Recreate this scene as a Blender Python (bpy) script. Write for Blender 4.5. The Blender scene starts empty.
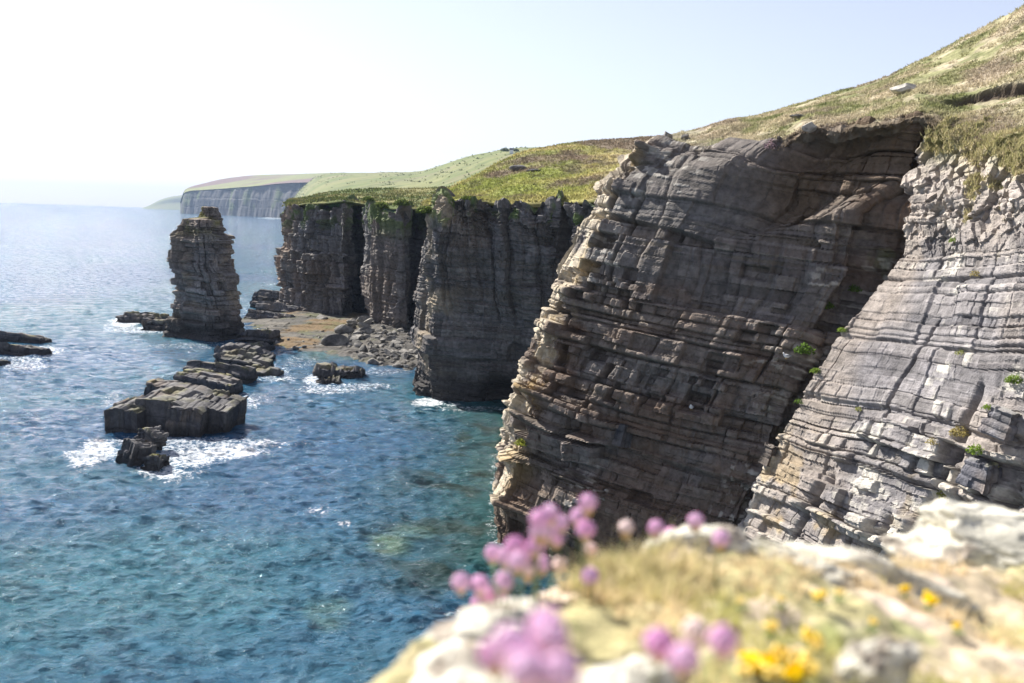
import bpy, math, random
import numpy as np
from mathutils import Vector, Matrix
from math import radians, cos, sin, tan, atan, pi

random.seed(7)
RNG = np.random.default_rng(11)
scene = bpy.context.scene
COL = scene.collection

# ------------------------------------------------------------------ camera frame (used to lay the place out)
FPX = 995.0
PITCH = atan((341.5 - 218.5) / FPX)
ROLL = radians(1.95)
CAMH = 30.0
_R0 = np.array([1, 0, 0.0]); _F = np.array([0, cos(PITCH), -sin(PITCH)]); _U0 = np.array([0, sin(PITCH), cos(PITCH)])
_R = _R0 * cos(ROLL) + _U0 * sin(ROLL); _U = _U0 * cos(ROLL) - _R0 * sin(ROLL)
CAM = np.array([0, 0, CAMH])


def ray(u, v):
    return _F + _R * (u - 512) / FPX - _U * (v - 341.5) / FPX


def at(u, v, y):                                   # point on the sight line (u,v) whose distance ahead is y
    d = ray(u, v)
    return d * (y / d[1]) + CAM


def sea_at(u, v, z=0.0):
    d = ray(u, v)
    return d * ((z - CAMH) / d[2]) + CAM


def proj(P):
    q = P - CAM
    z = q @ _F
    return 512 + FPX * (q @ _R) / z, 341.5 - FPX * (q @ _U) / z, z


# ------------------------------------------------------------------ noise
def _h(*a, seed=0):
    h = np.uint32((seed * 374761393 + 668265263) & 0xffffffff)
    out = None
    for k, x in enumerate(a):
        x = np.asarray(x).astype(np.int64).astype(np.uint32)
        m = np.uint32([73856093, 19349663, 83492791, 2654435761][k])
        out = x * m if out is None else out ^ (x * m)
    out = out ^ h
    out = (out ^ (out >> np.uint32(15))) * np.uint32(2246822519)
    out = (out ^ (out >> np.uint32(13))) * np.uint32(3266489917)
    out = out ^ (out >> np.uint32(16))
    return out.astype(np.float64) / 4294967295.0


def vnoise(P, sc=1.0, seed=0):
    p = P * sc
    i = np.floor(p).astype(np.int64)
    f = p - i
    f = f * f * f * (f * (f * 6 - 15) + 10)
    r = 0
    for dx in (0, 1):
        wx = f[..., 0] if dx else 1 - f[..., 0]
        for dy in (0, 1):
            wy = f[..., 1] if dy else 1 - f[..., 1]
            for dz in (0, 1):
                wz = f[..., 2] if dz else 1 - f[..., 2]
                r = r + wx * wy * wz * _h(i[..., 0] + dx, i[..., 1] + dy, i[..., 2] + dz, seed=seed)
    return r * 2 - 1


def fbm(P, sc=1.0, oct=4, seed=0, gain=0.5):
    r = 0; a = 1.0; t = 0
    for k in range(oct):
        r = r + a * vnoise(P, sc * 2.03 ** k, seed + 31 * k); t += a; a *= gain
    return r / t


def sstep(a, b, x):
    t = np.clip((x - a) / (b - a), 0, 1)
    return t * t * (3 - 2 * t)


def mix(a, b, t):
    t = np.asarray(t)[..., None]
    return np.asarray(a) * (1 - t) + np.asarray(b) * t


def beds(t, s, seed, lo, hi, wlo, whi):
    """bedding: layers in t, each cut by its own joints in s"""
    r = np.random.default_rng(seed)
    t0, t1 = float(t.min()) - 1, float(t.max()) + 1
    n = int((t1 - t0) / lo) + 3
    b = t0 + np.concatenate([[0], np.cumsum(lo + (hi - lo) * r.random(n) ** 1.8)])
    i = np.clip(np.searchsorted(b, t) - 1, 0, n - 1)
    tt = np.minimum(t - b[i], b[i + 1] - t)
    w = (wlo + (whi - wlo) * r.random(n) ** 1.5)[i]
    off = (r.random(n) * 97)[i]
    q = (s + off) / w
    j0 = np.floor(q)
    fr = q - j0
    bnd = _h(i, j0, seed=seed + 5) * 0.75
    lowr = fr < bnd
    j = np.where(lowr, j0 - 1, j0)
    ds = np.abs(fr - bnd) * w
    return i, j, _h(i, i * 0 + 3, seed=seed + 1), _h(i, j, seed=seed + 2), tt, ds


# ------------------------------------------------------------------ mesh helpers
def tag(o, label=None, cat=None, group=None, kind=None):
    if label: o['label'] = label
    if cat: o['category'] = cat
    if group: o['group'] = group
    if kind: o['kind'] = kind
    return o


def link(name, me, mat=None, parent=None):
    o = bpy.data.objects.new(name, me)
    COL.objects.link(o)
    if mat is not None and me is not None:
        if len(me.materials) == 0: me.materials.append(mat)
    if parent is not None: o.parent = parent
    return o


def np_mesh(name, V, F, col=None, smooth=False, attrs=None):
    """V (n,3); F (m,k) all the same k"""
    me = bpy.data.meshes.new(name)
    V = np.ascontiguousarray(V, dtype=np.float32).reshape(-1, 3); F = np.ascontiguousarray(F, dtype=np.int32)
    m, k = F.shape
    me.vertices.add(len(V)); me.vertices.foreach_set('co', V.ravel())
    me.loops.add(m * k); me.loops.foreach_set('vertex_index', F.ravel())
    me.polygons.add(m)
    me.polygons.foreach_set('loop_start', np.arange(0, m * k, k, dtype=np.int32))
    me.polygons.foreach_set('loop_total', np.full(m, k, dtype=np.int32))
    me.update(calc_edges=True)
    me.polygons.foreach_set('use_smooth', np.full(m, bool(smooth)))
    if col is not None:
        a = me.color_attributes.new('Col', 'FLOAT_COLOR', 'POINT')
        c = np.ones((len(V), 4), np.float32); c[:, :3] = np.asarray(col).reshape(-1, 3)
        a.data.foreach_set('color', c.ravel())
    for an, av in (attrs or {}).items():
        a = me.attributes.new(an, 'FLOAT', 'POINT')
        a.data.foreach_set('value', np.ascontiguousarray(av, dtype=np.float32).ravel())
    return me


def grid_faces(ni, nj, wrap=False):
    i = np.arange(ni - 1)[:, None]; j = np.arange(nj if wrap else nj - 1)[None, :]
    jn = (j + 1) % nj
    a = i * nj + j; b = i * nj + jn; c = (i + 1) * nj + jn; d = (i + 1) * nj + j
    return np.stack([a, b, c, d], -1).reshape(-1, 4)


def lerp_rows(cols, nseg_c, nseg_r, cubic_c=False, cubic_r=False):
    """cols: list of columns, each a list of K points. returns P[row, col, 3]"""
    A = np.array(cols, dtype=float)                 # C,K,3

    def resample(A, nseg, cubic):
        out = []
        n = len(A)
        for k in range(n - 1):
            t = np.linspace(0, 1, nseg[k], endpoint=False)
            if k == n - 2: t = np.linspace(0, 1, nseg[k] + 1)
            p1, p2 = A[k], A[k + 1]
            t = t.reshape((-1,) + (1,) * (A.ndim - 1))
            if cubic:
                p0 = A[k - 1] if k > 0 else 2 * p1 - p2
                p3 = A[k + 2] if k + 2 < n else 2 * p2 - p1
                q = 0.5 * (2 * p1 + (p2 - p0) * t + (2 * p0 - 5 * p1 + 4 * p2 - p3) * t ** 2 + (3 * p1 - p0 - 3 * p2 + p3) * t ** 3)
            else:
                q = p1 * (1 - t) + p2 * t
            out.append(q)
        return np.concatenate(out, 0)
    B = resample(A, nseg_c, cubic_c)                # ncol,K,3
    B = resample(np.swapaxes(B, 0, 1), nseg_r, cubic_r)
    return B


def auto_seg(A, res, axis):
    """number of steps for each control segment so that the steps are about res long"""
    A = np.array(A, dtype=float)
    d = np.linalg.norm(np.diff(A, axis=axis), axis=-1)
    d = d.max(axis=1 - axis) if axis == 0 else d.max(axis=0)
    return [max(2, int(math.ceil(x / res))) for x in d]


def normals(P, toward=CAM):
    du = np.gradient(P, axis=1); dv = np.gradient(P, axis=0)
    n = np.cross(du, dv)
    n /= np.linalg.norm(n, axis=-1, keepdims=True) + 1e-9
    if np.sum(n * (np.asarray(toward) - P)) < 0: n = -n
    return n


def box_blur(N, k, times=2):
    for _ in range(times):
        for ax in (0, 1):
            pad = [(0, 0)] * N.ndim; pad[ax] = (k, k)
            M = np.pad(N, pad, mode='edge')
            c = np.cumsum(M, axis=ax)
            c = np.concatenate([np.zeros_like(np.take(c, [0], axis=ax)), c], axis=ax)
            n = N.shape[ax]
            N = (np.take(c, np.arange(2 * k + 1, 2 * k + 1 + n), axis=ax) - np.take(c, np.arange(0, n), axis=ax)) / (2 * k + 1)
    return N


SURF = {}                                            # name -> vertex array, for setting things down on a surface


def pick(name, u, v, rad=2.0):
    P = SURF[name].reshape(-1, 3)
    a, b, z = proj(P)
    d = np.hypot(a - u, b - v) + np.where(z > 0, 0, 1e6)
    idx = np.where(d < max(rad, d.min() + 0.5))[0]
    return P[idx[np.argmin(z[idx])]].copy()


# ------------------------------------------------------------------ materials
def nt(name):
    m = bpy.data.materials.new(name); m.use_nodes = True
    t = m.node_tree
    return m, t, t.nodes, t.links, t.nodes['Principled BSDF']


def vcol_mat(name, rough=0.9, n1=2.0, n2=11.0, lo=0.72, hi=1.28, bump=0.6, bdist=0.08, spec=0.25, sss=0.0):
    m, t, N, L, B = nt(name)
    B.inputs['Roughness'].default_value = rough
    B.inputs['Specular IOR Level'].default_value = spec
    at_ = N.new('ShaderNodeAttribute'); at_.attribute_name = 'Col'
    g = N.new('ShaderNodeNewGeometry')
    a = N.new('ShaderNodeTexNoise'); a.inputs['Scale'].default_value = n1; a.inputs['Detail'].default_value = 8; a.inputs['Roughness'].default_value = 0.65
    b = N.new('ShaderNodeTexNoise'); b.inputs['Scale'].default_value = n2; b.inputs['Detail'].default_value = 5
    L.new(g.outputs['Position'], a.inputs['Vector']); L.new(g.outputs['Position'], b.inputs['Vector'])
    mr = N.new('ShaderNodeMapRange'); mr.inputs['From Min'].default_value = 0.3; mr.inputs['From Max'].default_value = 0.7
    mr.inputs['To Min'].default_value = lo; mr.inputs['To Max'].default_value = hi
    L.new(a.outputs['Fac'], mr.inputs['Value'])
    mu = N.new('ShaderNodeMix'); mu.data_type = 'RGBA'; mu.blend_type = 'MULTIPLY'; mu.inputs['Factor'].default_value = 1
    L.new(at_.outputs['Color'], mu.inputs['A']); L.new(mr.outputs['Result'], mu.inputs['B'])
    L.new(mu.outputs['Result'], B.inputs['Base Color'])
    ad = N.new('ShaderNodeMath'); ad.operation = 'MULTIPLY_ADD'; ad.inputs[1].default_value = 0.5
    L.new(b.outputs['Fac'], ad.inputs[0]); L.new(a.outputs['Fac'], ad.inputs[2])
    bp = N.new('ShaderNodeBump'); bp.inputs['Strength'].default_value = bump; bp.inputs['Distance'].default_value = bdist
    L.new(ad.outputs['Value'], bp.inputs['Height']); L.new(bp.outputs['Normal'], B.inputs['Normal'])
    return m


M_ROCK = vcol_mat('rock', 0.88, 1.6, 9.0, 0.58, 1.42, 0.9, 0.14)
M_FARROCK = vcol_mat('far_rock', 0.9, 0.4, 2.0, 0.75, 1.25, 0.6, 0.3)
M_TURF = vcol_mat('turf', 0.95, 1.2, 6.0, 0.65, 1.35, 0.9, 0.2, 0.1)
M_FARTURF = vcol_mat('far_turf', 0.95, 0.05, 0.3, 0.8, 1.2, 0.4, 1.0, 0.1)
M_BLADE = vcol_mat('grass_blade', 0.8, 3.0, 12.0, 0.85, 1.15, 0.0, 0.01, 0.15)
t_ = M_BLADE.node_tree
tr = t_.nodes.new('ShaderNodeBsdfTranslucent'); mx = t_.nodes.new('ShaderNodeMixShader'); mx.inputs['Fac'].default_value = 0.45
pb_ = t_.nodes['Principled BSDF']; t_.links.new(pb_.inputs['Base Color'].links[0].from_socket, tr.inputs['Color'])
t_.links.new(pb_.outputs['BSDF'], mx.inputs[1]); t_.links.new(tr.outputs['BSDF'], mx.inputs[2])
t_.links.new(mx.outputs['Shader'], t_.nodes['Material Output'].inputs['Surface'])
M_LICHEN = vcol_mat('lichen_rock', 0.92, 40.0, 170.0, 0.6, 1.4, 0.9, 0.006, 0.15)
M_SOIL = vcol_mat('ledge_soil', 0.95, 50.0, 220.0, 0.6, 1.4, 0.9, 0.006, 0.1)


def flat_mat(name, rgb, rough=0.7, spec=0.2, sub=0.0, n=60, lo=0.8, hi=1.2):
    m, t, N, L, B = nt(name)
    B.inputs['Roughness'].default_value = rough; B.inputs['Specular IOR Level'].default_value = spec
    if sub:
        B.inputs['Subsurface Weight'].default_value = sub; B.inputs['Subsurface Radius'].default_value = (0.004, 0.002, 0.002); B.inputs['Subsurface Scale'].default_value = 1
    oi = N.new('ShaderNodeObjectInfo')
    a = N.new('ShaderNodeTexNoise'); a.inputs['Scale'].default_value = n; a.inputs['Detail'].default_value = 3
    tc = N.new('ShaderNodeTexCoord'); L.new(tc.outputs['Object'], a.inputs['Vector'])
    mr = N.new('ShaderNodeMapRange'); mr.inputs['From Min'].default_value = 0.3; mr.inputs['From Max'].default_value = 0.7
    mr.inputs['To Min'].default_value = lo; mr.inputs['To Max'].default_value = hi
    L.new(a.outputs['Fac'], mr.inputs['Value'])
    hs = N.new('ShaderNodeHueSaturation'); hs.inputs['Color'].default_value = (*rgb, 1)
    m2 = N.new('ShaderNodeMapRange'); m2.inputs['To Min'].default_value = 0.75; m2.inputs['To Max'].default_value = 1.15
    L.new(oi.outputs['Random'], m2.inputs['Value']); L.new(m2.outputs['Result'], hs.inputs['Saturation'])
    L.new(mr.outputs['Result'], hs.inputs['Value'])
    L.new(hs.outputs['Color'], B.inputs['Base Color'])
    return m


M_PETAL = flat_mat('thrift_petal', (0.84, 0.47, 0.72), 0.6, 0.2, 0.15, 300)
M_PETAL_FADED = flat_mat('faded_petal', (0.82, 0.62, 0.58), 0.7, 0.2, 0.1, 300)
M_BRACT = flat_mat('papery_bract', (0.50, 0.36, 0.20), 0.8)
M_STEM = flat_mat('stem', (0.16, 0.20, 0.08), 0.7)
M_YELLOW = flat_mat('trefoil_petal', (0.85, 0.60, 0.02), 0.5, 0.2, 0.1, 300)
M_LEAF = flat_mat('leaf', (0.13, 0.22, 0.05), 0.7, 0.2, 0, 5)
M_WHITE = flat_mat('gull_feather', (0.75, 0.76, 0.78), 0.7)
M_GREYF = flat_mat('gull_wing', (0.30, 0.33, 0.38), 0.7)
M_BEAK = flat_mat('gull_beak', (0.7, 0.5, 0.08), 0.5)
M_TURFLIP = M_TURF

# ------------------------------------------------------------------ rock cliffs
SLATE = np.array([0.135, 0.13, 0.135]); GREY = np.array([0.20, 0.19, 0.18]); BROWN = np.array([0.17, 0.132, 0.10])
TAN = np.array([0.42, 0.34, 0.23]); PALE = np.array([0.52, 0.49, 0.43]); BLACK = np.array([0.035, 0.033, 0.033])
OCHRE = np.array([0.40, 0.27, 0.08]); GREEN = np.array([0.10, 0.15, 0.035]); DRY = np.array([0.47, 0.40, 0.245]); OLIVE = np.array([0.29, 0.28, 0.12])


def cliff_field(P, s, dip, seed, scale=1.0, big=0.6, mid=0.3, small=0.12, joints=0.0, chunk=None, lw=1.0, ts=1.0, wv=0.5):
    """rock relief for a sheet P with strike coordinate s: returns displacement along the normal and colour drivers"""
    wob = fbm(P, 0.12 / scale, 3, seed + 50)
    t = P[..., 2] + dip * s + wv * scale * wob
    s2 = s + 0.8 * scale * fbm(P, 0.18 / scale, 3, seed + 60)
    if chunk is None: chunk = sstep(-0.25, 0.35, fbm(P, 0.07 / scale, 3, seed + 70))
    i1, j1, L1, B1, t1, d1 = beds(t / ts, s2, seed, 1.6 * scale, 5.0 * scale, 3 * scale, 10 * scale)
    i2, j2, L2, B2, t2, d2 = beds((t + 0.06 * wob) / ts, s2 + 0.1 * vnoise(P, 0.9 / scale, seed + 9), seed + 100, 0.35 * scale, 1.5 * scale, 0.9 * scale, 4.5 * scale)
    i3, j3, L3, B3, t3, d3 = beds(t, s2, seed + 200, 0.12 * scale, 0.5 * scale, 0.35 * scale, 2.0 * scale)
    D = big * ((L1 - .5) * 0.9 * lw + (B1 - .5) * 1.1)
    D = D + mid * (0.5 + chunk) * ((L2 - .5) * 1.1 * lw + (B2 - .5) * (0.6 + 0.9 * chunk))
    D = D + small * (0.6 + 0.8 * chunk) * ((L3 - .5) * 1.2 * lw + (B3 - .5))
    g = lambda d, w: np.exp(-(d / (w * scale)) ** 2)
    D = D - 0.30 * scale * g(t1, 0.09) * (L1 > 0.45) - 0.35 * scale * g(d1, 0.09) * (B1 > 0.6)
    D = D - 0.22 * scale * g(t2, 0.07) * (L2 > 0.5) - 0.25 * scale * g(d2, 0.07) * (B2 > 0.5) * (0.3 + chunk)
    D = D + 0.05 * scale * fbm(P, 1.3 / scale, 3, seed + 80) + 0.35 * scale * fbm(P, 0.15 / scale, 2, seed + 81)
    if joints:
        # deep near-vertical clefts that run the height of the face
        q = s + 2.6 * scale * fbm(P * np.array([1, 1, 0.5]), 0.11 / scale, 4, seed + 90)
        for per, amp in ((11.0 * scale, 1.0), (4.6 * scale, 0.55), (2.1 * scale, 0.3)):
            k = np.floor(q / per + 0.37); fr = q / per + 0.37 - k
            off = _h(k, k * 0 + int(per * 10), seed=seed + 91)
            D = D + joints * amp * ((off - .5) * 1.2 + 0.9 * (fr - .5) * (_h(k, k * 0 + int(per * 10) + 1, seed=seed + 92) - .5) * 2.0) - joints * amp * 0.45 * np.exp(-(np.minimum(fr, 1 - fr) * per / (0.26 * scale)) ** 2)
    return D, dict(L1=L1, B1=B1, L2=L2, B2=B2, L3=L3, B3=B3, chunk=chunk, t=t)


def rock_colour(P, k, seed, warm=0.5, pale=0.0, wet=2.5):
    c = mix(SLATE, GREY, k['L2'])
    n = fbm(P, 0.09, 3, seed + 1)
    c = mix(c, np.array([0.075, 0.062, 0.062]), 0.75 * sstep(0.70, 0.85, k['L3'] * 0.75 + 0.25 * k['L2'] + 0.15 * n))
    c = mix(c, np.array([0.24, 0.215, 0.18]), 0.6 * sstep(0.28, 0.12, k['L3'] * 0.7 + 0.3 * k['B2'] + 0.1 * n))
    c = mix(c, BROWN, np.clip(sstep(-0.1, 0.5, n) * warm * 1.3 + 0.5 * warm * (k['L1'] > 0.6), 0, 1))
    c = c * (0.72 + 0.56 * k['B2'])[..., None] * (0.8 + 0.4 * k['L3'])[..., None]
    if np.any(pale):
        w = sstep(0.55, 0.8, k['B2'] * 0.6 + k['B3'] * 0.25 + 0.25 * vnoise(P, 0.5, seed + 3)) * pale
        c = mix(c, PALE, w)
        w2 = sstep(0.25, 0.6, fbm(P, 0.22, 3, seed + 5)) * pale
        c = mix(c, TAN * 0.9, w2 * 0.6)
    if wet:
        z = P[..., 2] + 0.7 * vnoise(P, 0.35, seed + 4)
        c = mix(c, BLACK, 0.85 * (1 - sstep(wet * 0.5, wet * 1.5, z)))
    return c


def arclen(P):
    m = P[P.shape[0] // 2]
    d = np.concatenate([[0], np.cumsum(np.linalg.norm(np.diff(m[:, :2], axis=0), axis=-1))])
    return np.broadcast_to(d[None, :], P.shape[:2]).copy()


def low(u, y, z=-2.5):                              # foot of a column: sight line u at distance y, height z
    b = at(u, 400, y); b2 = at(u, 420, y)
    k = (z - b[2]) / (b2[2] - b[2])
    return b + (b2 - b) * k


# ---- the big shaded headland --------------------------------------------------------------------------
def rows_between(a, b, f):
    return [np.array(p) * (1 - f) + np.array(q) * f for p, q in zip(a, b)]


arete = [at(*q) for q in [(648, 150, 90), (614, 188, 90), (592, 225, 89.5), (574, 270, 89.3), (556, 320, 89), (532, 385, 89), (508, 425, 88.8), (506, 472, 88.8), (496, 498, 88.0), (489, 545, 87.2)]] + [low(486, 87.0)]
redge = [at(*q) for q in [(922, 116, 74.5), (914, 150, 75), (904, 182, 75.2), (856, 210, 75.5), (840, 285, 76), (806, 350, 76), (782, 398, 76.3), (768, 440, 76.3), (748, 490, 76), (726, 540, 76)]] + [low(690, 76)]
tops = {0.16: (690, 155, 87.4), 0.30: (728, 149, 85.4), 0.42: (762, 151, 83.2), 0.58: (806, 131, 81), 0.75: (852, 129, 78.6), 0.90: (890, 123, 76)}
cols = []
back = [p + np.array([9.5, 30, -0.4]) for p in arete]
back2 = [p + np.array([2.2, 8, -0.1]) for p in arete]
flank = [p + np.array([-0.05, 4.2, 0.0]) for p in arete]
wid = [0.9, 0.3, 0.4, 0.6, 0.8, 0.7, 0.7, 0.7, 0.5, 0.5, 0.5]
sil = [at(u_, v_, p[1] + 3.4) for (u_, v_), p in zip([(641, 151), (598, 184), (578, 220), (558, 262), (549, 312), (520, 388), (503, 422), (503, 462), (494, 493), (488, 545)], arete)] + [low(485, arete[-1][1] + 2)]
arete = [p + np.array([w_, -0.2, 0]) for p, w_ in zip(arete, wid)]
arete[0] = at(657, 147, 89.6)
cols.append(back); cols.append(sil); cols.append(arete)
for f, tp in tops.items():
    c = rows_between(arete, redge, f)
    c[0] = at(*tp)
    bulge = 1.2 * sin(pi * f)
    c = [p + np.array([-0.6, -0.8, 0]) * bulge * (0.3 if i == 0 else 1) for i, p in enumerate(c)]
    cols.append(c)
cols.append(redge)
n_red = len(cols) - 1
slot = [p + np.array([0.4, 0.7, 0.0]) for p in redge]
cols.append(slot)
slot2 = [p + np.array([11, -5.5, 0.0]) for p in redge]
cols.append(slot2)
for c in cols:                                      # tuck the top in under the turf
    c.insert(0, c[0] + np.array([3.0, 5.0, -0.6]))
segc = auto_seg(cols, 0.115, 0); segc[0] = 60; segc[1] = 60; segc[-1] = 60
segr = auto_seg(cols, 0.12, 1); segr[0] = 8
P = lerp_rows(cols, segc, segr)
S = arclen(P)
sb = np.cumsum([0] + segc)                           # column index of each control column
Nn = box_blur(normals(P), 4)
Nn /= np.linalg.norm(Nn, axis=-1, keepdims=True)
chunk = sstep(-0.3, 0.4, fbm(P, 0.07, 3, 71))
uu, vv, zz = proj(P)
s_face = S - S[:, sb[2]:sb[2] + 1]
ar = np.exp(-(s_face / 2.2) ** 2)                   # the broken sunlit edge
chunk = np.clip(chunk * 0.7 + 0.5 * ar, 0, 1)
D, K = cliff_field(P, S, 0.085, 301, 1.0, 1.1, 0.42, 0.15, chunk=chunk, joints=0.5, lw=0.85, wv=0.15)
D = D + 0.5 * fbm(P, 0.07, 3, 303) + 0.2 * fbm(P, 0.5, 3, 304) + ar * (1.3 * (K['L1'] - .5) + 1.0 * (K['B2'] - .5) + 0.8 * (K['L2'] - .5))
# the large smooth slab under the turf and its undercut lower side
tb = P[..., 2] + 0.20 * S
t_sl = pick_t = None
Aq = at(612, 214, 89); Bq = at(735, 245, 84)
fa = s_face
slab_line = 0
zA, zB = Aq[2], Bq[2]
fr = np.clip(fa / 14.5, -0.2, 1.6)
zline = zA + (zB - zA) * fr
inslab = sstep(-0.1, 0.15, P[..., 2] - zline) * sstep(0.5, 1.2, fa) * (1 - sstep(10.0, 18.0, fa + 1.5 * fbm(P, 0.3, 3, 306)))
D = D * (1 - 0.55 * inslab) + 0.55 * inslab
# roofed hollow under the turf to the right of the slab
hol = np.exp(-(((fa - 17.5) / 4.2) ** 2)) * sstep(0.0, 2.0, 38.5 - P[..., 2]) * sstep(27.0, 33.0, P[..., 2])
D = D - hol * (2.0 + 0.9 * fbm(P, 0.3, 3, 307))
# a long protruding bed low on the left, with a little upright block standing on it
zl = at(560, 425, 87)[2] - 0.085 * (fa - 6)
bed = sstep(-2.6, -2.4, P[..., 2] - zl) * (1 - sstep(-0.15, 0.1, P[..., 2] - zl)) * (1 - sstep(9.0, 9.6, fa)) * sstep(-1.0, 0.5, fa)
D = D + 0.8 * bed
cl = np.abs(fa - 3.4 - 0.03 * (P[..., 2] - 20))      # open joint behind the edge pillar
D = D - 0.9 * np.exp(-(cl / 0.16) ** 2) * sstep(22, 24, P[..., 2]) * (1 - sstep(31.5, 33, P[..., 2]))
D = D + 0.9 * sstep(0.1, 0.4, fbm(P, 0.13, 3, 331)) * (K['B2'] - .5)
rh = np.random.default_rng(17)
for hu, hv, hw, hh, hd in [(696, 403, 1.0, 0.75, 1.0)] + [(rh.uniform(560, 790), rh.uniform(230, 500), rh.uniform(0.5, 1.6), rh.uniform(0.3, 0.8), rh.uniform(0.4, 0.9)) for _ in range(14)]:
    ii = np.argmin((uu - hu) ** 2 + (vv - hv) ** 2)
    s0_ = S.ravel()[ii]; t0_ = (P[..., 2] + 0.085 * S).ravel()[ii]
    D = D - hd * sstep(hw + 0.12, hw - 0.05, np.abs(S - s0_)) * sstep(hh + 0.12, hh - 0.05, np.abs(P[..., 2] + 0.085 * S - t0_))
fade = np.ones(P.shape[:2]); fade[:segr[0]] *= np.linspace(0, 1, segr[0])[:, None]
Q = P + Nn * (D * fade)[..., None]
C = rock_colour(P, K, 302, 0.65, 0.0, 3.0)
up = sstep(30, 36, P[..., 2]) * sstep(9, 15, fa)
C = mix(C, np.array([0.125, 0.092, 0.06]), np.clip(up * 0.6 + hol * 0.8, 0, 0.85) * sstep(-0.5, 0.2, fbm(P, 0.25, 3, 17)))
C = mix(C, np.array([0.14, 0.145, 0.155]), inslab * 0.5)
C = mix(C, BROWN * np.array([0.8, 0.72, 0.7]), 0.65 * sstep(0.0, 0.35, fbm(P * np.array([1, 1, 2.2]), 0.1, 4, 23)) * (1 - inslab))
C = C * np.array([0.94, 0.87, 0.79])
C = mix(C, np.array([0.50, 0.43, 0.32]), 0.85 * sstep(-0.4, 0.15, fbm(P, 0.5, 3, 18)) * sstep(0.4, -0.4, fa) * sstep(2, 5, P[..., 2]))  # tan flank rock, paled further to stand in for stronger sunlight
C = mix(C, OCHRE, 0.4 * np.exp(-((fa + 0.3) / 1.5) ** 2) * sstep(0.05, 0.3, fbm(P, 0.35, 3, 19)) * sstep(4, 8, P[..., 2]))
C = mix(C, PALE, 0.5 * sstep(0.72, 0.95, K['B3']) * sstep(0.1, 0.4, fbm(P, 0.15, 2, 21)))
C = mix(C, GREEN * 0.7, 0.45 * sstep(0.15, 0.5, fbm(P, 0.5, 4, 22)) * sstep(-2.5, 2.0, S - S[:, sb[n_red]:sb[n_red] + 1]) * sstep(10, 16, P[..., 2]) * sstep(34, 28, P[..., 2]))
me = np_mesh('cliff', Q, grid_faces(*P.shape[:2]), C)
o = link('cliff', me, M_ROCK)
tag(o, 'tall shaded layered sea cliff with a broken sunlit edge, under the turf slope', 'cliff', kind='structure')
SURF['cliff'] = Q

# ---- the sunlit cliff beside it -----------------------------------------------------------------------
ledge_l = [at(*q) for q in [(927, 120, 74.3), (908, 195, 73.2), (903, 252, 72.5), (864, 308, 72), (836, 340, 72), (802, 395, 72.5), (768, 465, 73.3), (738, 525, 74)]] + [low(690, 75.5)]
c2_ = [at(*q) for q in [(962, 128, 69), (950, 200, 67), (945, 265, 66.5), (915, 330, 66), (893, 380, 65.7), (865, 440, 65.5), (838, 510, 65), (815, 560, 65)]] + [low(760, 65.5)]
c3_ = [at(*q) for q in [(1024, 150, 61.5), (1024, 200, 58.2), (1020, 270, 57), (1005, 340, 56), (995, 400, 55), (985, 460, 54), (975, 530, 53.5), (965, 590, 53)]] + [low(930, 53)]
c4_ = [at(*q) for q in [(1180, 175, 53), (1180, 230, 49.5), (1180, 310, 48), (1175, 380, 47), (1170, 450, 46), (1165, 520, 45), (1160, 600, 44), (1150, 680, 43)]] + [low(1120, 42)]
c5_ = [at(*q) for q in [(1500, 200, 38), (1500, 290, 35), (1500, 380, 34), (1500, 470, 33), (1500, 560, 32), (1500, 650, 31), (1500, 750, 30), (1500, 900, 29)]] + [low(1450, 28)]
inner = [p + np.array([2.5, 4.0, 0]) for p in ledge_l]
cols = [inner, ledge_l, c2_, c3_, c4_, c5_]
for c in cols:
    c.insert(0, c[0] + np.array([4.5, 1.5, 1.2]))
segc = auto_seg(cols, 0.085, 0); segc[0] = 50; segc[-2] = 90; segc[-1] = 60
segr = auto_seg(cols[:4], 0.085, 1); segr[0] = 30; segr[-1] = 60
P = lerp_rows(cols, segc, segr)
S = arclen(P)
Nn = box_blur(normals(P), 5); Nn /= np.linalg.norm(Nn, axis=-1, keepdims=True)
rowf = np.linspace(0, 1, P.shape[0])[:, None]
z = P[..., 2]
chunk = np.clip(0.7 * sstep(0.0, 0.5, fbm(P, 0.1, 3, 401)) + sstep(21, 13, z + 3 * fbm(P, 0.15, 2, 402)) * 0.9, 0, 1)
D, K = cliff_field(P, S, -0.06, 404, 1.05, 0.45, 0.34, 0.09, chunk=chunk)
_, _, Lx, Bx, tx, dx_ = beds(z * 0.9 - 0.35 * S + 0.3 * fbm(P, 0.5, 2, 430), S * 0.9 + z * 0.5, 431, 0.25, 1.3, 0.5, 2.6)
_, _, Ly, By, ty, dy_ = beds(z * 0.6 + 0.8 * S + 0.3 * fbm(P, 0.5, 2, 432), z * 0.8 - S * 0.6, 433, 0.6, 2.2, 0.8, 3.0)
D = D * (0.35 + 0.65 * np.clip(chunk + 0.25, 0, 1))
rub = sstep(27, 33, z)                               # crumbling upper slope
D = D * (1 - 0.6 * rub) + rub * (0.7 * (Bx - .5) + 0.6 * (By - .5) + 0.5 * fbm(P, 0.3, 4, 405) + 0.12 * fbm(P, 1.8, 3, 406))
sx0 = S[0, np.cumsum([0] + segc)[1]]
fa = S - sx0
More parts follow.
